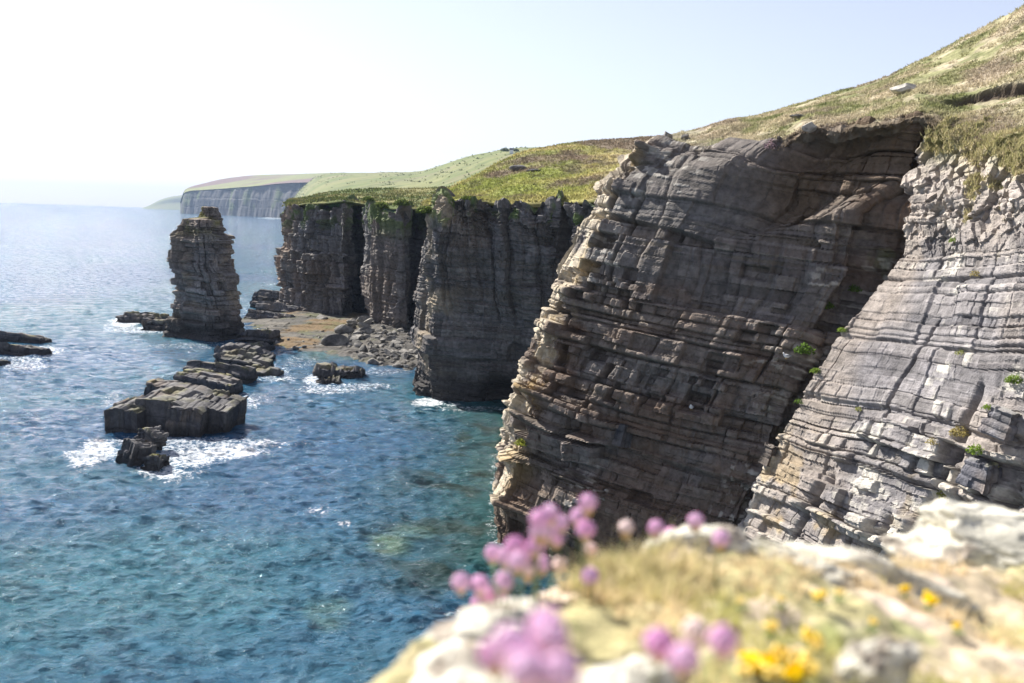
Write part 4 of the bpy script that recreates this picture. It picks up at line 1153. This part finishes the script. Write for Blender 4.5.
BG = (0.17, 0.25, 0.04); DG = (0.10, 0.17, 0.03); TG = (0.36, 0.30, 0.12)
for a in [('sunlit', 1014, 380, 0.55, 260, BG, 'bright green plant growing at the edge of the picture on pale blocks'),
          ('sunlit', 974, 452, 0.55, 240, BG, 'tall bright green plant in the cleft beside the lichen spotted block'),
          ('sunlit', 986, 408, 0.35, 160, BG, 'small bright green tuft above the tall green plant'),
          ('sunlit', 944, 497, 0.55, 240, (0.26, 0.27, 0.07), 'olive grass cushion low on the sunlit cliff'),
          ('sunlit', 958, 434, 0.6, 260, TG, 'straw coloured tuft on the pale blocks'),
          ('sunlit', 931, 443, 0.4, 160, TG, 'small straw tuft to the cleft side of the larger one'),
          ('sunlit', 974, 276, 0.4, 160, TG, 'lone straw tuft high on the smooth sunlit rock'),
          ('sunlit', 960, 352, 0.35, 140, (0.28, 0.3, 0.09), 'pale green tuft on the upper line of stepped ledges'),
          ('sunlit', 953, 240, 0.35, 150, BG, 'tiny bright plant high on the crumbling sunlit cliff'),
          ('sunlit', 858, 408, 0.3, 130, (0.28, 0.3, 0.07), 'tiny green tuft on a pale block in the middle of the sunlit cliff'),
          ('sunlit', 810, 366, 0.45, 200, BG, 'bright plant on the lip of the dark cleft below the gull'),
          ('sunlit', 840, 328, 0.4, 160, BG, 'bright plant at the top bend of the dark cleft'),
          ('sunlit', 786, 400, 0.4, 160, DG, 'dark green plant deep in the cleft'),
          ('cliff', 853, 290, 0.55, 240, DG, 'dark shaded plant hanging in the recess'),
          ('cliff', 828, 308, 0.6, 260, DG, 'dark shaded plant lower in the recess'),
          ('cliff', 803, 350, 0.8, 300, DG, 'shaded green growth behind the gull on its ledge'),
          ('cliff', 519, 443, 0.6, 260, (0.3, 0.32, 0.05), 'yellow green tuft on the sunlit edge of the shaded cliff'),
          ('slope', 770, 147, 0.75, 300, (0.30, 0.22, 0.24), 'mauve heathery bush on the turf edge')]:
    leaf_clump(*a[:6], seed=int(a[1] * 7 + a[2]), label=a[6])
for k, (sf, u, v, r, lab) in enumerate([('third', 384, 203, 2.2, 'dark bush leaning over the top of the pillared cliff'), ('third', 398, 200, 2.0, 'bush beside the leaning one above the pillared buttress'), ('third', 366, 199, 1.6, 'low bush on the rim above the deep recess'),
                                        ('second', 418, 206, 1.6, 'bush on the rim where the two far cliffs meet'), ('hillside', 468, 199, 1.4, 'rounded bush in front of the heathery hillside'), ('hillside', 440, 195, 1.8, 'dark low bush at the foot of the hillside crest')]):
    leaf_clump(sf, u, v, r, 700, (0.10, 0.135, 0.03), 3000 + k, lab, 'bush', 'bush', 0.7)

# far bushes and a white house on the skyline
def far_bush(u, v, d, r, lab, seed):
    SURF['_tmp'] = at(u, v, d)[None]
    return leaf_clump('_tmp', u, v, r, 260, (0.06, 0.08, 0.03), seed, lab, 'tree', 'tree', 0.7)


fp = pick('far_hills', 507, 152, 3)
far_bush(505, 150.5, fp[1], 7, 'clump of dark trees beside the white house on the skyline', 3101)
far_bush(516, 150.5, fp[1], 5, 'smaller dark tree on the skyline past the white house', 3102)
hb = link('house', None); hb.location = at(511.5, 151.5, fp[1] - 5)
tag(hb, 'tiny white house among trees on the far skyline', 'house')


def simple_mesh(name, verts, faces, mat, parent=None):
    me = bpy.data.meshes.new(name); me.from_pydata([tuple(v) for v in verts], [], faces); me.update()
    return link(name, me, mat, parent)


M_HOUSE = flat_mat('white_render', (0.8, 0.8, 0.78), 0.9, n=2)
M_ROOF = flat_mat('slate_roof', (0.12, 0.12, 0.13), 0.8, n=2)
w_, d_, h_ = 2.6, 2.0, 2.0
simple_mesh('wall', [(-w_, -d_, -3), (w_, -d_, -3), (w_, d_, -3), (-w_, d_, -3), (-w_, -d_, h_), (w_, -d_, h_), (w_, d_, h_), (-w_, d_, h_), (-w_, 0, h_ + 2.4), (w_, 0, h_ + 2.4)],
            [(0, 1, 5, 4), (2, 3, 7, 6), (1, 2, 6, 9, 5), (3, 0, 4, 8, 7), (3, 2, 1, 0)], M_HOUSE, hb)
simple_mesh('roof', [(-w_ - .3, -d_ - .3, h_ - .1), (w_ + .3, -d_ - .3, h_ - .1), (w_ + .3, 0, h_ + 2.6), (-w_ - .3, 0, h_ + 2.6), (-w_ - .3, d_ + .3, h_ - .1), (w_ + .3, d_ + .3, h_ - .1)],
            [(0, 1, 2, 3), (3, 2, 5, 4)], M_ROOF, hb)


# ---- seabirds ----------------------------------------------------------------------------------------------
def gull(p, yaw, label, s=1.0):
    root = link('gull', None); root.location = p; root.rotation_euler = (0, 0, yaw); root.scale = (s, s, s)
    tag(root, label, 'seabird')
    prof = [(-0.24, 0.005, 0.10), (-0.17, 0.035, 0.105), (-0.08, 0.075, 0.11), (0.0, 0.092, 0.115), (0.08, 0.085, 0.125), (0.13, 0.062, 0.15), (0.155, 0.05, 0.18), (0.17, 0.052, 0.21), (0.19, 0.048, 0.232), (0.215, 0.026, 0.238), (0.225, 0.004, 0.236)]
    n = 14; V = []; F = []
    for x, r, zc in prof:
        for k in range(n):
            a = 2 * pi * k / n; V.append((x, r * cos(a), zc + r * sin(a) * 0.95))
    for i in range(len(prof) - 1):
        for k in range(n): F.append((i * n + k, i * n + (k + 1) % n, (i + 1) * n + (k + 1) % n, (i + 1) * n + k))
    b = simple_mesh('body', V, F, M_WHITE, root)
    for pl in b.data.polygons: pl.use_smooth = True
    for sgn in (-1, 1):
        wv = []
        for x, y, zc in [(0.09, 0.075, 0.17), (0.0, 0.095, 0.185), (-0.14, 0.075, 0.16), (-0.30, 0.015, 0.115), (-0.16, 0.085, 0.10), (0.02, 0.105, 0.10), (0.09, 0.09, 0.12)]:
            wv += [(x, sgn * y, zc), (x, sgn * (y + 0.012), zc)]
        m_ = len(wv) // 2
        fc = [tuple(range(0, 2 * m_, 2)), tuple(range(1, 2 * m_, 2))] + [(2 * i, 2 * ((i + 1) % m_), 2 * ((i + 1) % m_) + 1, 2 * i + 1) for i in range(m_)]
        simple_mesh('wing', wv, fc, M_GREYF, root)
        lv_ = [(0.01, sgn * 0.035, 0.06), (0.022, sgn * 0.035, 0.06), (0.016, sgn * 0.047, 0.06), (0.01, sgn * 0.035, -0.03), (0.022, sgn * 0.035, -0.03), (0.016, sgn * 0.047, -0.03)]
        simple_mesh('leg', lv_, [(0, 1, 4, 3), (1, 2, 5, 4), (2, 0, 3, 5)], M_BEAK, root)
    bv = [(0.215, -0.012, 0.236), (0.215, 0.012, 0.236), (0.215, 0, 0.252), (0.215, 0, 0.224), (0.268, 0, 0.226)]
    simple_mesh('beak', bv, [(0, 2, 4), (2, 1, 4), (1, 3, 4), (3, 0, 4)], M_BEAK, root)
    return root


p = pick('cliff', 786, 357, 2)
gull(p + (CAM - p) / np.linalg.norm(CAM - p) * 0.75 + np.array([0, 0, -0.1]), radians(205), 'white gull sitting on a ledge near the dark cleft, green growth behind it', 1.7)
p = pick('cliff', 691, 408, 2)
gull(p + (CAM - p) / np.linalg.norm(CAM - p) * 0.5, radians(250), 'pale seabird in the dark square hollow of the shaded face', 1.7)

# ------------------------------------------------------------------ the near ledge with flowers
RIM = [(-6, -8.0), (-2.2, -3.0), (-0.9, -0.5), (-0.42, 0.42), (-0.24, 0.76)] + [tuple(at(*q)[:2]) for q in
      [(385, 680, 0.98), (412, 650, 1.06), (440, 625, 1.14), (480, 611, 1.19), (520, 607, 1.2), (560, 590, 1.27), (600, 574, 1.33), (640, 559, 1.4), (680, 546, 1.45), (720, 547, 1.47), (760, 553, 1.48), (800, 557, 1.5), (860, 566, 1.54), (920, 568, 1.62), (1024, 566, 1.75), (1200, 566, 1.95)]] + [(3.0, 2.3), (6, 2.6)]
RIM = np.array(RIM)
EXTRA = []


def ledge_z0(x, y):
    return CAMH - 0.47 + 0.0 * x


gx = np.concatenate([np.linspace(-4, -0.45, 40, endpoint=False), np.linspace(-0.45, 1.5, 280, endpoint=False), np.linspace(1.5, 6, 60)])
gy = np.concatenate([np.linspace(-6, 0.3, 40, endpoint=False), np.linspace(0.3, 2.2, 300, endpoint=False), np.linspace(2.2, 7, 40)])
X, Y = np.meshgrid(gx, gy)
# match the sight lines of the rim: height of the ledge along its front edge
rim_px = [(385, 680, 0.98), (412, 650, 1.06), (440, 625, 1.14), (480, 611, 1.19), (520, 607, 1.2), (560, 590, 1.27), (600, 574, 1.33), (640, 559, 1.4), (680, 546, 1.45), (720, 547, 1.47), (760, 553, 1.48), (800, 557, 1.5), (860, 566, 1.54), (920, 568, 1.62), (1024, 566, 1.75), (1200, 566, 1.95)]
rp = np.array([at(*q) for q in rim_px])
zr = np.interp(X, rp[:, 0], rp[:, 2])
yr = np.interp(X, RIM[:, 0], RIM[:, 1])
Pg = np.stack([X, Y, np.zeros_like(X)], -1)
inl = np.clip((yr - Y), 0, 3)
zg = zr + 0.02 * np.minimum(inl, 0.5) + 0.022 * fbm(Pg, 7, 3, 1301) + 0.010 * fbm(Pg, 26, 3, 1302)
over = np.clip(Y - yr + 0.03 * fbm(Pg, 9, 3, 1303), 0, None)
zg = zg - 2.2 * over - 7.0 * over ** 1.6
Pg[..., 2] = np.maximum(zg, -2)
tus = sstep(-0.25, 0.25, fbm(Pg, 5.0, 3, 1304))
C = mix(np.array([0.56, 0.46, 0.32]), np.array([0.40, 0.36, 0.19]), tus)
C = mix(C, np.array([0.72, 0.58, 0.47]), 0.8 * sstep(0.1, 0.35, fbm(Pg, 9.0, 3, 1305)))
C = mix(C, np.array([0.24, 0.29, 0.09]), 0.6 * sstep(0.15, 0.4, fbm(Pg, 11.0, 3, 1306)))
C = mix(C, np.array([0.55, 0.51, 0.43]), 0.8 * sstep(0.0, 0.05, over))
o = link('ledge', np_mesh('ledge', Pg, grid_faces(*X.shape), C, smooth=True), M_SOIL)
tag(o, 'dry turf ledge under the thrift and yellow flowers', 'ledge', kind='structure')
LEDGE = Pg
SURF['ledge'] = Pg[40:]
LG = (gx, gy)


def ledge_h(x, y):
    j = np.clip(np.searchsorted(gx_l, x), 0, len(gx_l) - 1); i = np.clip(np.searchsorted(gy_l, y), 0, len(gy_l) - 1)
    return LEDGE[i, j, 2]


gx_l, gy_l = gx, gy
# dry grass on the ledge
n = 7000
xs = RNG.uniform(-0.15, 1.5, n); ys = RNG.uniform(0.45, 1.75, n)
ok = (ys < np.interp(xs, RIM[:, 0], RIM[:, 1]) - 0.01)
pg = np.stack([xs, ys, np.zeros(n)], -1)
dens = fbm(pg, 4.0, 3, 1310)
ok &= dens > 0.0
pg = pg[ok]; pg[:, 2] = ledge_h(pg[:, 0], pg[:, 1]) - 0.003
cg = mix(np.array([0.74, 0.60, 0.38]), np.array([0.46, 0.44, 0.16]), sstep(-0.15, 0.35, fbm(pg, 6.0, 3, 1311)))
scatter_blades('ledge_grass', pg, cg, 0.020, 0.0016, 5, 'short dry grass and moss on the near ledge', 'grass', 9, 0.7)
# a taller olive tussock behind the flowers
m = 420
c0 = at(632, 578, 1.30)
xt = c0[0] + RNG.normal(0, 0.05, m); yt = c0[1] + RNG.normal(0, 0.05, m)
pt = np.stack([xt, yt, ledge_h(xt, yt)], -1)
ct = mix(np.array([0.50, 0.47, 0.20]), np.array([0.78, 0.66, 0.42]), RNG.random(m))
scatter_blades('ledge_tussock', pt, ct, 0.028, 0.0018, 4, 'olive tussock rising behind the thrift flowers', 'grass', 10, 0.6)


def lichen_rock(u, v, d, size, seed, label, yaw=0.0, hollow=0.0, sink=0.35, tilt=0.0, orange=0.0):
    me = boulder_mesh('lichen_rock', seed, 5, 1.0, 3)
    V = np.zeros(len(me.vertices) * 3, np.float32); me.vertices.foreach_get('co', V); V = V.reshape(-1, 3).astype(float)
    V *= (1 + 0.34 * fbm(V, 1.7, 4, seed))[:, None]
    V += 0.10 * np.stack([fbm(V, 4.5, 3, seed + q) for q in range(3)], -1)
    me.vertices.foreach_set('co', V.astype(np.float32).ravel())
    c = mix(np.array([0.66, 0.63, 0.53]), np.array([0.46, 0.44, 0.37]), sstep(-0.1, 0.4, fbm(V, 2.4, 4, seed + 4)))
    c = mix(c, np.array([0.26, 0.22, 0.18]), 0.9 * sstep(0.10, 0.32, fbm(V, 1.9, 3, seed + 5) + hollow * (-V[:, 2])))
    c = mix(c, np.array([0.68, 0.40, 0.05]), 0.8 * sstep(0.50, 0.58, fbm(V, 2.0, 3, seed + 6) + orange - 0.25))
    cc = np.ones((len(V), 4), np.float32); cc[:, :3] = c
    me.color_attributes['Col'].data.foreach_set('color', cc.ravel())
    me.update()
    p = at(u, v, d)
    o = link('lichen_rock', me, M_LICHEN)
    o.location = p; o.scale = (size[0] / 2 * 1.25, size[1] / 2 * 1.5, size[2] / 2 * 1.4); o.rotation_euler = (0, tilt, yaw)
    tag(o, label, 'rock')
    return o


lichen_rock(998, 549, 1.95, (0.36, 0.26, 0.125), 1411, 'pale lichen covered boulder with a brown hollow, overhanging the ledge edge', -0.1, 0.8, tilt=0.10)
lichen_rock(860, 590, 1.50, (0.30, 0.12, 0.065), 1402, 'long white lichened rock set in the turf below the boulder', -0.5, 0.0, tilt=0.15)
lichen_rock(770, 567, 1.46, (0.22, 0.10, 0.06), 1403, 'pale lichened rock along the rim behind the yellow flowers', -0.1, tilt=0.05)
lichen_rock(700, 556, 1.46, (0.14, 0.10, 0.06), 1404, 'creamy lichened rock on the highest point of the ledge rim', 0.2)
lichen_rock(490, 708, 0.98, (0.16, 0.2, 0.10), 1405, 'cream lichened rock at the drop beside the nearest thrift', 0.4)
lichen_rock(500, 640, 1.12, (0.15, 0.13, 0.05), 1406, 'pale rock with an orange lichen spot under the thrift stems', 0.2, orange=0.12)
lichen_rock(885, 668, 1.02, (0.08, 0.07, 0.05), 1407, 'pinkish pale stone in the dry grass near the yellow flowers', 0.2)
lichen_rock(640, 690, 0.92, (0.10, 0.08, 0.05), 1408, 'pale stone among the lowest thrift flowers', 0.4)


# flowers --------------------------------------------------------------------------------------------------
def floret_ball(r, n, petal, seed, dome=True):
    rg = np.random.default_rng(seed)
    V = []; F = []
    ga = pi * (3 - 5 ** 0.5)
    for k in range(n):
        zc = 1 - (k + 0.5) / n * (1.45 if dome else 2.0)
        rr0 = math.sqrt(max(0, 1 - zc * zc)); a = ga * k
        d = np.array([rr0 * cos(a), rr0 * sin(a), zc])
        c = d * r * (0.85 + 0.2 * rg.random())
        t = np.cross(d, [0.3, 0.5, 0.8]); t /= np.linalg.norm(t); b = np.cross(d, t)
        ph = rg.random() * 6.28
        for q in range(5):
            a1 = ph + q * 2 * pi / 5
            dirn = cos(a1) * t + sin(a1) * b; sd_ = -sin(a1) * t + cos(a1) * b
            i0 = len(V)
            V += [c, c + dirn * petal * 0.6 + sd_ * petal * 0.42 + d * petal * 0.15, c + dirn * petal + d * petal * 0.1, c + dirn * petal * 0.6 - sd_ * petal * 0.42 + d * petal * 0.15]
            F.append((i0, i0 + 1, i0 + 2, i0 + 3))
    # inner body so no daylight shows through
    i0 = len(V); nu, nv = 12, 8
    for j in range(nv + 1):
        ph = pi * j / nv
        for i in range(nu): V.append(np.array([sin(ph) * cos(2 * pi * i / nu), sin(ph) * sin(2 * pi * i / nu), cos(ph)]) * r * 0.8)
    for j in range(nv):
        for i in range(nu): F.append((i0 + j * nu + i, i0 + j * nu + (i + 1) % nu, i0 + (j + 1) * nu + (i + 1) % nu, i0 + (j + 1) * nu + i))
    return V, F


def tube(points, r0, r1, n=6):
    V = []; F = []
    P_ = [np.array(p, float) for p in points]
    for i, p in enumerate(P_):
        r = r0 + (r1 - r0) * i / (len(P_) - 1)
        for k in range(n):
            a = 2 * pi * k / n; V.append(p + np.array([r * cos(a), r * sin(a), 0]))
    for i in range(len(P_) - 1):
        for k in range(n): F.append((i * n + k, i * n + (k + 1) % n, (i + 1) * n + (k + 1) % n, (i + 1) * n + k))
    return V, F


def mk(name, VF, mat):
    me = bpy.data.meshes.new(name); me.from_pydata([tuple(map(float, v)) for v in VF[0]], [], VF[1]); me.update(); me.materials.append(mat)
    return me


ME_HEAD = [mk('flower_head', floret_ball(0.0092, 26, 0.0066, k), M_PETAL) for k in range(3)]
ME_FADED = mk('flower_head', floret_ball(0.0100, 22, 0.0045, 9), M_PETAL_FADED)
ME_BRACT = mk('bract', ([(0.008 * cos(a) * q, 0.008 * sin(a) * q, z) for q, z in ((1.0, -0.002), (0.75, -0.0085), (0.25, -0.013)) for a in [2 * pi * k / 8 for k in range(8)]],
                        [(i * 8 + k, i * 8 + (k + 1) % 8, (i + 1) * 8 + (k + 1) % 8, (i + 1) * 8 + k) for i in range(2) for k in range(8)]), M_BRACT)
rf_ = random.Random(3)


def thrift(u, v, px, label, group=None, faded=False, drop=None):
    d = 0.0225 * FPX / px
    h = at(u, v, d)                                   # centre of the head
    lz = float(ledge_h(np.array([h[0]]), np.array([min(h[1], np.interp(h[0], RIM[:, 0], RIM[:, 1]) - 0.02)]))[0])
    by = min(h[1] + rf_.uniform(-0.03, 0.02), np.interp(h[0], RIM[:, 0], RIM[:, 1]) - 0.015)
    L_ = max(0.03, h[2] - lz)
    base = np.array([h[0] + rf_.uniform(-0.02, 0.02), by, h[2] - L_ - 0.005])
    root = link('thrift_flower', None); root.location = base
    tag(root, label, 'flower', group)
    e = h - base
    hd = link('flower_head', ME_FADED if faded else ME_HEAD[rf_.randrange(3)], parent=root); hd.location = e
    hd.rotation_euler = (rf_.uniform(-.4, .4), rf_.uniform(-.4, .4), rf_.uniform(0, 6))
    br = link('bract', ME_BRACT, parent=root); br.location = e + np.array([0, 0, -0.004])
    k1 = e * 0.5 + np.array([rf_.uniform(-0.006, 0.006), rf_.uniform(-0.006, 0.006), 0])
    st = mk('stem', tube([(0, 0, 0), e * 0.25 + (k1 - e * 0.5) * 0.6, k1, e * 0.75 + (k1 - e * 0.5) * 0.6, e + np.array([0, 0, -0.006])], 0.0011, 0.0008), M_STEM)
    link('stem', st, parent=root)
    return root


GT = 'thrift flowers on the ledge'
tall = 'pink thrift flower in the crowded tall cluster rising over the dark cliff'
leftc = 'pink thrift flower in the loose group against the water at the rim'
for u, v, px in [(550, 514, 20), (540, 520, 21), (540, 530, 21), (561, 523, 17), (578, 517, 17), (557, 538, 17), (536, 545, 20), (515, 545, 20), (506, 556, 20), (518, 561, 21), (542, 564, 18), (560, 565, 17), (528, 570, 18), (549, 533, 18), (525, 553, 18)]:
    thrift(u, v, px, tall, GT, faded=(v in (570, 565)))
for u, v, px in [(480, 584, 19), (504, 581, 20), (487, 595, 18), (501, 601, 18), (478, 603, 16)]:
    thrift(u, v, px, leftc, GT)
thrift(588, 503, 19, 'tallest pink thrift flower, standing highest above the others', GT)
thrift(586, 529, 19, 'pink thrift flower directly below the tallest one', GT)
thrift(590, 550, 16, 'small pink thrift flower third down below the tallest one', GT, True)
thrift(590, 576, 19, 'lowest pink thrift flower in the column under the tallest one', GT)
thrift(493, 553, 17, 'pink thrift flower at the seaward edge of the tall cluster', GT)
thrift(461, 582, 19, 'pink thrift flower standing farthest out over the water', GT)
thrift(626, 528, 17, 'faded pink thrift flower alone before the shaded cliff', GT, True)
thrift(656, 528, 17, 'pink thrift flower beside a lower pair before the shaded cliff', GT)
thrift(671, 534, 15, 'upper of two small pink thrift flowers above the creamy rock', GT)
thrift(672, 547, 15, 'lower of two small pink thrift flowers above the creamy rock', GT)
thrift(696, 521, 17, 'pink thrift flower standing alone above the highest ledge rim', GT)
thrift(721, 539, 18, 'pink thrift flower low on the rim next to orange lichen', GT)
nearb = 'large blurred pink thrift flower in the nearest clump at the bottom of the picture'
for u, v, px in [(510, 645, 42), (545, 626, 38), (551, 640, 40), (526, 670, 44), (560, 673, 44), (495, 655, 36), (540, 655, 40)]:
    thrift(u, v, px, nearb, GT)
thrift(659, 643, 32, 'blurred pink thrift flower on the cluster’s upper side near the grass', GT)
thrift(684, 659, 34, 'lowest blurred pink thrift flower of three in the dry grass', GT)
thrift(723, 640, 32, 'blurred pink thrift flower nearest the yellow blooms', GT)
thrift(695, 631, 28, 'faded beige thrift head between three pink ones', GT, True)


def pea_head(seed):
    rg = np.random.default_rng(seed); V = []; F = []
    for k in range(6):
        a = 2 * pi * k / 6 + rg.random() * 0.5
        d = np.array([cos(a), sin(a), 0.35]); s = np.array([-sin(a), cos(a), 0]); up_ = np.array([0, 0, 1.0])
        for (l, w, hgt) in ((0.0075, 0.0042, 0.004), (0.006, 0.003, -0.001)):
            i0 = len(V)
            V += [d * 0.001, d * l * 0.6 + s * w + up_ * hgt * 0.6, d * l + up_ * hgt, d * l * 0.6 - s * w + up_ * hgt * 0.6, d * l * 0.55 + up_ * (hgt + 0.003)]
            F += [(i0, i0 + 1, i0 + 4), (i0 + 1, i0 + 2, i0 + 4), (i0 + 2, i0 + 3, i0 + 4), (i0 + 3, i0, i0 + 4), (i0, i0 + 3, i0 + 2, i0 + 1)]
    return V, F


ME_PEA = [mk('flower_head', pea_head(k), M_YELLOW) for k in range(3)]
ME_TLEAF = mk('leaves', ([p_ for k in range(5) for p_ in [(0, 0, 0.0), (0.006 * cos(k * 1.26) - 0.003 * sin(k * 1.26), 0.006 * sin(k * 1.26) + 0.003 * cos(k * 1.26), 0.003), (0.011 * cos(k * 1.26), 0.011 * sin(k * 1.26), 0.002), (0.006 * cos(k * 1.26) + 0.003 * sin(k * 1.26), 0.006 * sin(k * 1.26) - 0.003 * cos(k * 1.26), 0.003)]],
                         [(4 * k, 4 * k + 1, 4 * k + 2, 4 * k + 3) for k in range(5)]), M_LEAF)


def trefoil(u, v, px, label, group='yellow flowers on the ledge', s=1.0):
    p0 = pick('ledge', u, v + 8, 3)
    h = at(u, v, p0[1])
    root = link('yellow_flower', None); root.location = p0; tag(root, label, 'flower', group)
    e = h - p0
    if e[2] < 0.008: e[2] = 0.008
    k = 1.3 * px / FPX * p0[1] / 0.0155
    hd = link('flower_head', ME_PEA[rf_.randrange(3)], parent=root); hd.location = e; hd.scale = (k, k, k); hd.rotation_euler = (rf_.uniform(-.5, .5), rf_.uniform(-.5, .5), rf_.uniform(0, 6))
    st = mk('stem', tube([(0, 0, -0.003), e * 0.5 + np.array([0.001, 0, 0]), e], 0.0009, 0.0007), M_STEM); link('stem', st, parent=root)
    lf = link('leaves', ME_TLEAF, parent=root); lf.location = e * 0.4


trefoil(820, 600, 15, 'yellow flower below the pale rim rock')
trefoil(839, 595, 10, 'small yellow flower touching the rim rock')
trefoil(928, 603, 16, 'yellow flower standing by itself under the lichened boulder')
trefoil(906, 592, 10, 'tiny yellow flower at the end of the long white rock')
trefoil(772, 631, 15, 'lone yellow flower above the bright yellow patch')
trefoil(781, 602, 9, 'faint yellow flower in the dry grass behind the rim')
trefoil(808, 642, 19, 'upper yellow flower of the bright patch')
trefoil(818, 648, 14, 'yellow flower tucked beside the upper one of the bright patch')
trefoil(872, 624, 9, 'small yellow flower in the tan grass right of the lone one')
trefoil(742, 604, 9, 'small yellow flower low in the dry grass below the creamy rock')
trefoil(958, 628, 9, 'small yellow flower in the bare tan ground below the boulder')
for u, v, px in [(736, 662, 16), (748, 664, 18), (756, 672, 22), (766, 668, 22), (778, 660, 20), (800, 664, 20), (804, 672, 22), (796, 678, 22), (741, 676, 18), (772, 679, 20)]:
    trefoil(u, v, px, 'blurred yellow flower in the bright patch at the bottom of the picture')

# ------------------------------------------------------------------ haze
def box_mesh(name, lo, hi):
    x0, y0, z0 = lo; x1, y1, z1 = hi
    me = bpy.data.meshes.new(name)
    me.from_pydata([(x0, y0, z0), (x1, y0, z0), (x1, y1, z0), (x0, y1, z0), (x0, y0, z1), (x1, y0, z1), (x1, y1, z1), (x0, y1, z1)], [], [(3, 2, 1, 0), (4, 5, 6, 7), (0, 1, 5, 4), (1, 2, 6, 5), (2, 3, 7, 6), (3, 0, 4, 7)])
    return me


M_HAZE = bpy.data.materials.new('haze'); M_HAZE.use_nodes = True
T = M_HAZE.node_tree; T.nodes.clear()
out = T.nodes.new('ShaderNodeOutputMaterial'); pv = T.nodes.new('ShaderNodeVolumePrincipled')
pv.inputs['Color'].default_value = (0.55, 0.72, 1.0, 1); pv.inputs['Density'].default_value = 5.5e-5; pv.inputs['Anisotropy'].default_value = 0.0
T.links.new(pv.outputs['Volume'], out.inputs['Volume'])
o = link('haze', box_mesh('haze', (-20500, -200, -3.5), (20500, 20500, 420)), M_HAZE)
tag(o, 'pale sea haze over the far water and hills', 'haze', kind='stuff')

# ------------------------------------------------------------------ light, sky, camera
SUN_AZ = radians(-46)                                 # measured from straight ahead, negative to the left
SUN_EL = radians(42)
w = bpy.data.worlds.new('World'); scene.world = w; w.use_nodes = True
T = w.node_tree; bg = T.nodes['Background']
sk = T.nodes.new('ShaderNodeTexSky'); sk.sky_type = 'NISHITA'; sk.sun_disc = False
sk.sun_elevation = SUN_EL; sk.sun_rotation = SUN_AZ; sk.air_density = 1.0; sk.dust_density = 0.6; sk.ozone_density = 3.5
hs = T.nodes.new('ShaderNodeHueSaturation'); hs.inputs['Saturation'].default_value = 0.55      # hazy, washed-out summer sky
wb = T.nodes.new('ShaderNodeMix'); wb.data_type = 'RGBA'; wb.blend_type = 'MULTIPLY'; wb.inputs['Factor'].default_value = 1; wb.inputs['B'].default_value = (1.0, 0.95, 1.0, 1)
T.links.new(sk.outputs['Color'], hs.inputs['Color']); T.links.new(hs.outputs['Color'], wb.inputs['A'])
T.links.new(wb.outputs['Result'], bg.inputs['Color']); bg.inputs['Strength'].default_value = 0.075
sun = bpy.data.lights.new('sun', 'SUN'); sun.energy = 4.8; sun.angle = radians(0.5); sun.color = (1.0, 0.95, 0.87)
so = bpy.data.objects.new('sun', sun); COL.objects.link(so)
sd_ = np.array([sin(SUN_AZ) * cos(SUN_EL), cos(SUN_AZ) * cos(SUN_EL), sin(SUN_EL)])
from mathutils import Vector, Matrix
so.rotation_euler = Vector(sd_).to_track_quat('Z', 'Y').to_euler()
so.location = (-40, 20, 80)

cam = bpy.data.cameras.new('camera'); co = bpy.data.objects.new('camera', cam); COL.objects.link(co)
cam.sensor_width = 36; cam.lens = FPX / 1024 * 36
cam.clip_start = 0.05; cam.clip_end = 60000
M = Matrix(((_R[0], _U[0], -_F[0], 0), (_R[1], _U[1], -_F[1], 0), (_R[2], _U[2], -_F[2], CAMH), (0, 0, 0, 1)))
co.matrix_world = M
cam.dof.use_dof = True; cam.dof.focus_distance = 95; cam.dof.aperture_fstop = 2.9
scene.camera = co

scene.render.engine = 'CYCLES'
scene.cycles.use_denoising = True
scene.cycles.max_bounces = 6; scene.cycles.diffuse_bounces = 3; scene.cycles.glossy_bounces = 3; scene.cycles.volume_bounces = 0
scene.cycles.sample_clamp_indirect = 4.0
scene.view_settings.view_transform = 'Standard'; scene.view_settings.look = 'None'
scene.view_settings.gamma = 1; scene.view_settings.use_curve_mapping = False
scene.view_settings.exposure = 1.2
